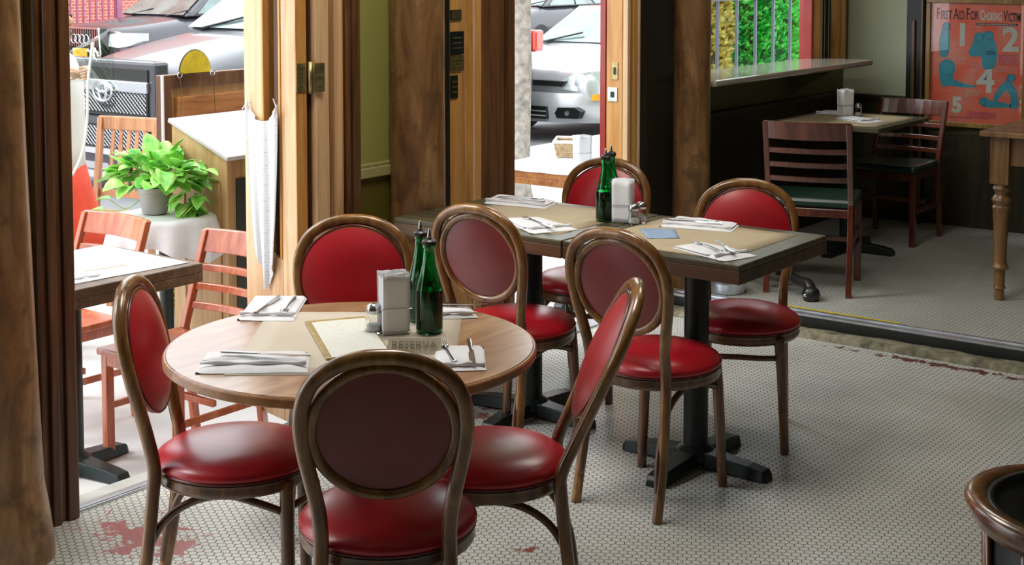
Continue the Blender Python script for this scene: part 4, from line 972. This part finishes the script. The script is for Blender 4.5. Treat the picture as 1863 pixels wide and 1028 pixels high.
# ------------------------------------------------------------------ cars (front at local x=0, body towards +x, ground z=0)
def make_car(name, label, loc, L, W, paint, hood0, hood1, belt, roof, wsx, rear='suv', rz=0):
    r = thing(name, label, 'car', loc, rz); hw = W / 2
    def sec(x, w, zb, zt, crown=.04):
        pts = []
        prof = [(-.86, zb), (-.97, zb + .10), (-1, lerp(zb, zt, .45)), (-.985, lerp(zb, zt, .78)), (-.90, zt - .02), (-.55, zt + crown * .7), (0, zt + crown), (.55, zt + crown * .7), (.90, zt - .02), (.985, lerp(zb, zt, .78)), (1, lerp(zb, zt, .45)), (.97, zb + .10), (.86, zb)]
        return [Vector((x, w * y, z)) for y, z in prof]
    S_ = [sec(.0, hw * .80, .30, hood0 - .10, .02), sec(.06, hw * .90, .24, hood0 - .03), sec(.25, hw * .97, .22, hood0 + .01), sec(.6, hw, .22, lerp(hood0, hood1, .4)), sec(wsx, hw, .22, hood1), sec(wsx + .3, hw, .22, belt, .02), sec(L * .6, hw, .22, belt, .02), sec(L - .5, hw, .22, belt, .02), sec(L - .12, hw * .97, .26, belt - .02, .02), sec(L, hw * .88, .34, belt - .08, .0)]
    MB().loft(S_).build('body', paint, r, smooth=True, sub=1)
    # greenhouse
    rb = L - .15 if rear == 'suv' else L - .9; rt_ = L - .55 if rear == 'suv' else L - 1.7
    bl = belt - .02; g = [(wsx - .02, bl, .90), (rb, bl, .90)]; tp = [(wsx + .75, roof, .70), (rt_, roof, .70)]
    c8 = [Vector((g[0][0], -hw * .9, bl)), Vector((g[1][0], -hw * .9, bl)), Vector((g[1][0], hw * .9, bl)), Vector((g[0][0], hw * .9, bl)),
          Vector((tp[0][0], -hw * .7, roof)), Vector((tp[1][0], -hw * .7, roof)), Vector((tp[1][0], hw * .7, roof)), Vector((tp[0][0], hw * .7, roof))]
    MB().add(c8, [(0, 3, 2, 1), (4, 5, 6, 7), (0, 1, 5, 4), (1, 2, 6, 5), (2, 3, 7, 6), (3, 0, 4, 7)]).build('roof', paint, r, bevel=.08)
    def panel(a, b, c, d, nm, ins=(.06, .94, .10, .92), off=.012, mat=None):
        nrm = (b - a).cross(d - a).normalized() * off
        f = lambda u, v: a.lerp(b, u).lerp(d.lerp(c, u), v) + nrm
        q = [f(ins[0], ins[2]), f(ins[1], ins[2]), f(ins[1], ins[3]), f(ins[0], ins[3])]
        MB().add(q, [(0, 1, 2, 3)]).build(nm, mat or M['carglass'], r)
    panel(c8[3], c8[0], c8[4], c8[7], 'windshield', (.05, .95, .04, .96), .02)
    for (a_, b_) in ((.05, .42), (.45, .72), (.75, .95)):
        panel(c8[0], c8[1], c8[5], c8[4], 'side_window', (a_, b_, .10, .9)); panel(c8[2], c8[3], c8[7], c8[6], 'side_window', (1 - b_, 1 - a_, .10, .9))
    wr = .36
    for x in (.85, L - .95):
        for s in (-1, 1):
            Mw = T(x, s * (hw - .11), wr) @ Matrix.Rotation(radians(90), 4, 'X')
            w = MB().lathe([(.20, -.12), (wr - .03, -.12), (wr, -.08), (wr, .08), (wr - .03, .12), (.20, .12)], 28, Mw).build('wheel', M['tyre'], r, smooth='a')
            MB().lathe([(.0001, -.11), (.21, -.115), (.22, -.09), (.22, .09), (.21, .115), (.0001, .11)], 20, Mw).build('rim', M['steel'], w, smooth='a')
    for s in (-1, 1):   # wipers
        MB().tube([(wsx - .02, s * .45 + .1, hood1 + .03), (wsx + .12, s * .45 - .35, hood1 + .14)], .012, 5).build('wiper', M['blackp'], r)
    return r
def mesh_grille(m, x, y0, y1, z0, z1, n=14, rr=.0035):
    w = y1 - y0; h = z1 - z0; k = int(n * 1.0)
    for i in range(-k, k * 2):
        for sg in (1, -1):
            pa = y0 + w * i / k; pts = []
            a0, a1 = (0, h) ; ya, yb = (pa, pa + sg * h * 1.2)
            lo, hi = 0., 1.
            for lim, side in ((y0, 0), (y1, 1)):
                pass
            # clip
            t0, t1 = 0., 1.
            dy = yb - ya
            if dy > 0: t0 = max(t0, (y0 - ya) / dy); t1 = min(t1, (y1 - ya) / dy)
            else: t0 = max(t0, (y1 - ya) / dy); t1 = min(t1, (y0 - ya) / dy)
            if t1 - t0 > .03: m.tube([(x, ya + dy * t0, z0 + h * t0), (x, ya + dy * t1, z0 + h * t1)], rr, 4)
    return m
# big dark SUV
sv = make_car('parked_suv', 'large dark grey SUV parked at the curb, its grille facing the left doorway', (7.98, 10.32, st), 5.0, 1.94, M['carpaint'], 1.10, 1.34, 1.36, 1.86, 1.45)
MB().box(-.10, .06, -.62, .62, .66, 1.17).build('grille_surround', M['carpaint2'], sv, bevel=.03)
g = MB().box(-.115, -.10, -.54, .54, .70, 1.10).build('grille', M['black'], sv)
mesh_grille(MB(), -.118, -.52, .52, .72, .90, 22).build('grille_mesh', M['steel'], g)
MB().box(-.135, -.10, -.55, .55, .90, 1.0).build('chrome_bar', M['chrome'], g, bevel=.012)
em = MB()
for a_, b_, dz in ((.125, .085, 0), (.05, .08, 0), (.085, .035, .03)):
    em.tube([(-.16, a_ * cos(q), .90 + dz + b_ * sin(q)) for q in [2 * pi * k / 28 for k in range(28)]], .013, 6, True)
em.build('emblem', M['chrome'], sv, smooth=True)
for s in (-1, 1):
    h = MB().loft([[Vector((x + dx, s * y, z)) for dx, z in ((-.0, z0), (-.02, z1), (.1, z1), (.1, z0))] for x, y, z0, z1 in ((-.06, .66, .72, 1.06), (-.03, .80, .70, 1.05), (.06, .93, .72, 1.02), (.22, .975, .78, .99))]).build('headlight', M['black'], sv, bevel=.01)
    for k in range(5):
        z = .74 + k * .066; MB().tube([(-.085, s * .66, z), (-.06, s * .80, z), (.04, s * .94, z), (.2, s * .985, z)], .010, 5).build('guard_bar', M['chrome'], h)
    MB().box(-.10, -.05, s * .74 - .03, s * .74 + .03, .74, 1.0).build('reflector', M['chrome'], h)
bp = MB().loft([[Vector((-.16 + .25 * abs(y) ** 3 / .9, y, z)) for z in (.28, .66)] + [Vector((.25, y, .66)), Vector((.25, y, .28))] for y in [k * .1 - .97 for k in range(20)] + [.97]]).build('bumper', M['carpaint2'], sv, smooth='a')
MB().box(-.175, -.15, -.62, .62, .42, .62).build('lower_vent', M['black'], bp)
mesh_grille(MB(), -.178, -.60, .60, .43, .60, 26).build('vent_mesh', M['steel'], bp)
for z0, z1, mm in ((.62, .68, 'carpaint'), (.36, .41, 'silver'), (.15, .21, 'silver')):
    MB().loft([[Vector((-.19 + .25 * abs(y) ** 3 / .9, y, z0)), Vector((-.19 + .25 * abs(y) ** 3 / .9, y, z1)), Vector((-.12 + .25 * abs(y) ** 3 / .9, y, z1)), Vector((-.12 + .25 * abs(y) ** 3 / .9, y, z0))] for y in [k * .1 - .95 for k in range(20)] + [.95]]).build('trim_strip', M[mm], bp, smooth='a')
for s in (-1, 1): MB().box(4.87, 5.04, s * .86 - .08, s * .86 + .08, 1.02, 1.26).build('tail_light', M['taill'], sv, bevel=.03)
# silver hatchback
sc = make_car('parked_hatchback', 'silver car parked behind the SUV, its headlight facing the second doorway', (13.25, 9.72, st), 4.3, 1.74, M['silver'], .86, 1.02, 1.04, 1.46, 1.05, 'sedan')
for s in (-1, 1):
    MB().loft([[Vector((x, s * y, z0)), Vector((x + .02, s * y, z1)), Vector((x + .1, s * y, z1)), Vector((x + .1, s * y, z0))] for x, y, z0, z1 in ((-.02, .36, .60, .66), (-.01, .52, .58, .74), (.05, .70, .57, .79), (.20, .835, .60, .80), (.34, .875, .66, .80))]).build('headlight', M['lamp'], sc, smooth='a')
    MB().loft([[Vector((x, s * y, z0)), Vector((x, s * y, z1)), Vector((x + .05, s * y, z1)), Vector((x + .05, s * y, z0))] for x, y, z0, z1 in ((.02, .80, .48, .54), (.12, .86, .475, .55), (.22, .885, .49, .545))]).build('side_marker', M['amber'], sc)
bp = MB().loft([[Vector((-.13 + .28 * abs(y) ** 2.4 / .7, y, .22)), Vector((-.16 + .28 * abs(y) ** 2.4 / .7, y, .40)), Vector((-.13 + .28 * abs(y) ** 2.4 / .7, y, .55)), Vector((.25, y, .55)), Vector((.25, y, .22))] for y in [k * .087 - .87 for k in range(21)]]).build('bumper', M['silver'], sc, smooth='a')
for s in (-1, 1):
    MB().prism([(s * .42, .27), (s * .70, .28), (s * .74, .36), (s * .66, .40), (s * .36, .39)], -.145, -.05, Matrix(((0, 0, 1, .04), (1, 0, 0, 0), (0, 1, 0, 0), (0, 0, 0, 1)))).build('fog_recess', M['black'], bp)
    MB().lathe([(.0001, 0), (.03, 0), (.03, .01), (.0001, .01)], 14, T(-.112, s * .56, .335) @ Matrix.Rotation(radians(90), 4, 'Y')).build('fog_light', M['chrome'], bp)
MB().box(-.175, -.1, -.32, .32, .26, .40).build('lower_grille', M['black'], bp)
for z in (.29, .34): MB().box(-.18, -.17, -.32, .32, z, z + .015).build('grille_bar', M['silver'], bp)
MB().prism([(-.45, .62), (.45, .62), (.50, .68), (-.50, .68)], -.06, 0, Matrix(((0, 0, 1, 0), (1, 0, 0, 0), (0, 1, 0, 0), (0, 0, 0, 1)))).build('upper_grille', M['black'], sc)
# charcoal wagon across the street
au = make_car('parked_wagon', 'charcoal car with tall slatted grille and yellow plate, across the street', (13.75, 18.45, st), 4.7, 1.88, M['carpaint2'], 1.02, 1.12, 1.16, 1.64, 1.2)
g = MB().prism([(-.40, .46), (.40, .46), (.46, .62), (.42, 1.0), (-.42, 1.0), (-.46, .62)], -.13, 0, Matrix(((0, 0, 1, 0), (1, 0, 0, 0), (0, 1, 0, 0), (0, 0, 0, 1)))).build('grille', M['black'], au)
MB().tube([(-.14, y, z) for y, z in [(-.40, .46), (.40, .46), (.46, .62), (.42, 1.0), (-.42, 1.0), (-.46, .62)]], .02, 6, True).build('grille_frame', M['chrome'], g)
for k in range(15): MB().box(-.145, -.13, -.385 + k * .055 - .008, -.385 + k * .055 + .008, .49, .98).build('grille_slat', M['chrome'], g)
rg = MB()
for k in range(4): rg.tube([(-.165, (k - 1.5) * .10 + .066 * cos(q), .84 + .066 * sin(q)) for q in [2 * pi * i / 20 for i in range(20)]], .010, 6, True)
rg.build('ring_emblem', M['chrome'], au, smooth=True)
MB().box(-.18, -.15, -.17, .17, .55, .70).build('number_plate', M['plate'], au, bevel=.008)
MB().box(-.16, -.14, -.44, .44, .53, .73).build('plate_panel', M['black'], au)
for s in (-1, 1): MB().loft([[Vector((x, s * y, z0)), Vector((x + .03, s * y, z1)), Vector((x + .12, s * y, z1)), Vector((x + .12, s * y, z0))] for x, y, z0, z1 in ((-.03, .50, .74, .92), (-.01, .70, .72, .94), (.08, .86, .75, .94), (.25, .945, .82, .93))]).build('headlight', M['lamp'], au, smooth='a')
make_car('parked_sedan', 'dark car across the street, just above the silver car\'s roof line', (23.6, 18.6, st), 4.6, 1.82, M['carpaint2'], .92, 1.05, 1.06, 1.45, 1.1, 'sedan')
# buildings across the street
bw = thing('brick_building', 'red brick building across the street behind the parked cars', 'building', (20, 24, st))
MB().box(-22, 26, 0, 1, 0, 6.5).build('wall', M['brick'], bw)
for k in range(8): MB().box(-12 + k * 5, -10.6 + k * 5, -.05, .1, 2.2, 4.2).build('window', M['carglass'], bw)
gt = thing('metal_gate', 'maroon barred gate before the brick building, at the far left', 'gate', (15.6, 22.2, st))
gm = plain('maroon_metal', (.30, .10, .16), .5)
for k in range(12): MB().box(k * .14 - .015, k * .14 + .015, -.015, .015, 0, 2.2).build('bar', gm, gt)
MB().box(-.05, 1.6, -.02, .02, 2.15, 2.2).box(-.05, 1.6, -.02, .02, .2, .25).box(-.1, .02, -.05, .05, 0, 2.3).box(1.55, 1.67, -.05, .05, 0, 2.3).build('frame', gm, gt)

# ------------------------------------------------------------------ person outside, mostly behind the left jamb
pe = thing('person', 'person in white shirt and red skirt outside the left doorway, holding a cord', 'person', (4.125, 5.85, sw), radians(-50))
# local: +x faces picture right, y away
def skin_body():
    V = [(0, 0, .92), (0, 0, 1.10), (0, 0, 1.28), (0, 0, 1.40), (.01, 0, 1.47), (.02, 0, 1.55), (.02, 0, 1.64),
         (0, .09, .86), (.02, .10, .48), (0, .10, .07), (.09, .10, .03), (0, -.09, .86), (.02, -.10, .48), (0, -.10, .07), (.09, -.10, .03),
         (0, .17, 1.37), (-.02, .21, 1.10), (.03, .22, .87), (.05, .22, .80),
         (.0, -.17, 1.37), (.03, -.20, 1.12), (.08, -.20, 1.22), (.115, -.20, 1.31)]
    E = [(0, 1), (1, 2), (2, 3), (3, 4), (4, 5), (5, 6), (0, 7), (7, 8), (8, 9), (9, 10), (0, 11), (11, 12), (12, 13), (13, 14), (3, 15), (15, 16), (16, 17), (17, 18), (3, 19), (19, 20), (20, 21), (21, 22)]
    R = [.14, .12, .14, .11, .05, .085, .085, .09, .06, .04, .035, .09, .06, .04, .035, .055, .042, .032, .034, .055, .042, .030, .034]
    me = bpy.data.meshes.new('body'); me.from_pydata(V, E, []); me.materials.append(M['skin'])
    o = bpy.data.objects.new('body', me); COL.objects.link(o); o.parent = pe
    sk_ = o.modifiers.new('skin', 'SKIN'); sub = o.modifiers.new('sub', 'SUBSURF'); sub.levels = sub.render_levels = 2
    for i, rr in enumerate(R): me.skin_vertices[0].data[i].radius = (rr, rr)
    me.skin_vertices[0].data[0].use_root = True
    sk_.use_smooth_shade = True
    return o
skin_body()
def ellsec(cx, cy, rx, ry, z, n=20, ph=0, wob=0): return [Vector((cx + rx * cos(a) * (1 + wob * sin(5 * a + ph)), cy + ry * sin(a) * (1 + wob * sin(5 * a + ph)), z)) for a in [2 * pi * k / n for k in range(n)]]
MB().loft([ellsec(0, 0, .16, .20, .86), ellsec(0, 0, .155, .19, 1.0), ellsec(0, 0, .16, .20, 1.2), ellsec(0, 0, .15, .215, 1.33), ellsec(0, 0, .12, .18, 1.41), ellsec(.005, 0, .065, .075, 1.46)], False).build('shirt', M['shirt'], pe, smooth=True, solid=.004)
MB().tube(spline([(0, -.15, 1.38), (.03, -.205, 1.24), (.05, -.21, 1.12), (.07, -.205, 1.17), (.09, -.20, 1.22)], 4), [.075, .07, .065, .062, .06, .06, .06, .06, .06, .058, .056, .054, .052, .05, .048, .046, .05], 14).build('sleeve', M['shirt'], pe, smooth=True)
MB().tube(spline([(0, .15, 1.38), (-.01, .20, 1.24), (-.02, .215, 1.12)], 4), [.075, .07, .068, .066, .064, .062, .06, .06, .06], 14).build('sleeve', M['shirt'], pe, smooth=True)
MB().loft([ellsec(0, 0, .155, .19, .92), ellsec(0, 0, .18, .21, .80, wob=.02), ellsec(.02, 0, .21, .24, .62, ph=1, wob=.05), ellsec(.03, 0, .25, .27, .46, ph=1, wob=.07)], False).build('skirt', M['redcloth'], pe, smooth=True, solid=.005)
MB().lathe([(.0001, 1.72), (.07, 1.705), (.105, 1.65), (.108, 1.58), (.095, 1.50), (.08, 1.47)], 20, T(-.012, 0, 0)).build('hair', M['hair'], pe, smooth=True, solid=.006)
fc = MB()
for s in (-1, 1): fc.lathe([(.0001, -.012), (.012, 0), (.0001, .012)], 8, T(.100, s * .035, 1.61))
fc.build('eye', M['black'], pe, smooth=True)
MB().tube([(.098, 0, 1.61), (.120, 0, 1.575), (.10, 0, 1.57)], [.008, .013, .01], 8).build('nose', M['skin'], pe, smooth=True)
MB().tube([(.098, -.025, 1.54), (.108, 0, 1.54), (.098, .025, 1.54)], .006, 6).build('mouth', plain('lips', (.4, .12, .1), .5), pe, smooth=True)
for s in (-1, 1): MB().lathe([(.0001, -.03), (.016, 0), (.0001, .03)], 10, T(.01, s * .098, 1.585), 1.2, .5).build('ear', M['skin'], pe, smooth=True)
# raised hand holding the cord
hp = Vector((.125, -.20, 1.33))
hm = MB().loft([[hp + Vector((x, y * w, z)) for y, z in ((-.012, -.01 + zz), (.012, -.01 + zz), (.014, .035 + zz), (-.014, .035 + zz))] for x, w, zz in ((-.02, 1, 0), (.02, 1.3, .0), (.06, 1.2, .008), (.075, 1, .012))])
for k in range(4):
    z0 = -.004 + k * .014; a_ = [hp + Vector((.065, 0, z0 + .01)), hp + Vector((.095 + .004 * k, -.006, z0 + .016)), hp + Vector((.105 + .003 * k, -.026, z0 + .010)), hp + Vector((.088, -.038, z0 + .002))]
    hm.tube(spline(a_, 3), [.0095, .009, .009, .0088, .0085, .008, .008, .0075, .007, .0055], 8)
hm.tube(spline([hp + Vector((.0, -.01, .03)), hp + Vector((.03, -.03, .05)), hp + Vector((.06, -.04, .045)), hp + Vector((.078, -.042, .03))], 3), [.011, .0105, .010, .010, .0095, .009, .009, .0085, .008, .006], 8)
hm.build('hand', M['skin'], pe, smooth=True, sub=1)
# bag on the shoulder
bg = tag(MB().loft([[Vector((.03 + dx, -.27 + dy, z)) for dx, dy in ((-.08, -.03), (.10, -.03), (.10, .03), (-.08, .03))] for z in (.62, .66, .9, .95)]).build('shoulder_bag', M['bag'], bevel=.02), 'black bag hanging at the hip of the person outside', 'bag')
bg.location = pe.location; bg.rotation_euler = pe.rotation_euler
cdm = MB().tube(spline([(-.03, -.29, 1.18), (.02, -.29, .98), (.07, -.28, .84), (.14, -.28, .86), (.21, -.27, .98), (.235, -.25, 1.14), (.245, -.25, 1.33), (.27, -.25, 1.5)], 6), .0065, 6).build('rope', M['white'], smooth=True)
tag(cdm, 'thin white cord looping down from the raised hand outside', 'cord'); cdm.location = pe.location; cdm.rotation_euler = pe.rotation_euler
def plf(u, v):
    x = lerp(.05, .34, u); z = lerp(1.30 + .02 * sin(5 * u), 1.40 + .16 * u, v) ; return (x + .03 * (1 - v), -.235 - .02 * sin(u * 9 + v * 4), z)
pq = MB().grid(plf, 16, 10).build('plastic_sheet', M['plastic'], smooth=True, solid=.001)
tag(pq, 'sheet of thin clear plastic held up by the person outside', 'plastic sheet'); pq.location = pe.location; pq.rotation_euler = pe.rotation_euler

# ------------------------------------------------------------------ light
w = bpy.data.worlds.new('World'); S.world = w; w.use_nodes = True
nt = w.node_tree; bgn = nt.nodes['Background']
sky = nt.nodes.new('ShaderNodeTexSky'); sky.sky_type = 'NISHITA'; sky.sun_disc = False; sky.sun_elevation = radians(55); sky.sun_rotation = radians(200); sky.air_density = 1.0; sky.dust_density = 4.0
mix = nt.nodes.new('ShaderNodeMix'); mix.data_type = 'RGBA'; mix.inputs[0].default_value = .82; mix.inputs[7].default_value = (.93, .97, 1.0, 1)
mul = nt.nodes.new('ShaderNodeVectorMath'); mul.operation = 'SCALE'; mul.inputs['Scale'].default_value = .12
nt.links.new(sky.outputs[0], mul.inputs[0]); nt.links.new(mul.outputs[0], mix.inputs[6]); nt.links.new(mix.outputs[2], bgn.inputs[0])
bgn.inputs[1].default_value = 1.7
def sun(e, az, rot, ang):
    l = bpy.data.lights.new('daylight_sun', 'SUN'); l.energy = e; l.angle = radians(ang); l.color = (1, .97, .92)
    o = bpy.data.objects.new('daylight_sun', l); COL.objects.link(o); o.rotation_euler = rot
# sun from the street side, high, softened by haze
d = Vector((.55, -.62, -.95)).normalized(); q = d.to_track_quat('-Z', 'Y').to_euler(); sun(.7, 0, q, 20)
def area(name, loc, sx, sy, e, rot, col=(1, 1, 1)):
    l = bpy.data.lights.new(name, 'AREA'); l.shape = 'RECTANGLE'; l.size = sx; l.size_y = sy; l.energy = e; l.color = col
    o = bpy.data.objects.new(name, l); COL.objects.link(o); o.location = loc; o.rotation_euler = rot; return o
def portal(x0, x1, z0, z1, y):
    o = area('window_portal', ((x0 + x1) / 2, y, (z0 + z1) / 2), x1 - x0, z1 - z0, 1, (radians(-90), 0, 0)); o.data.cycles.is_portal = True
# added fill lights below the front-room ceiling, no fixtures seen there
area('ceiling_fill', (3.3, 2.75, 3.05), .8, .8, 15, (0, 0, 0), (1, .94, .85)); area('ceiling_fill', (5.3, 2.6, 3.05), .8, .8, 8, (0, 0, 0), (1, .94, .85))

cam = bpy.data.cameras.new('camera'); co = bpy.data.objects.new('camera', cam); COL.objects.link(co)
co.location = (0, 0, 1.72); co.rotation_euler = (radians(90 - 4.1), 0, radians(37.05 - 90))
cam.sensor_fit = 'HORIZONTAL'; cam.sensor_width = 36; cam.lens = 2643 / 1863 * 36; cam.shift_y = -(514 - 118) / 1863; cam.shift_x = 0
cam.clip_end = 200; cam.clip_start = .05
S.camera = co
S.view_settings.view_transform = 'Standard'; S.view_settings.look = 'None'; S.view_settings.exposure = 1.22; S.view_settings.gamma = 1; S.view_settings.use_curve_mapping = False
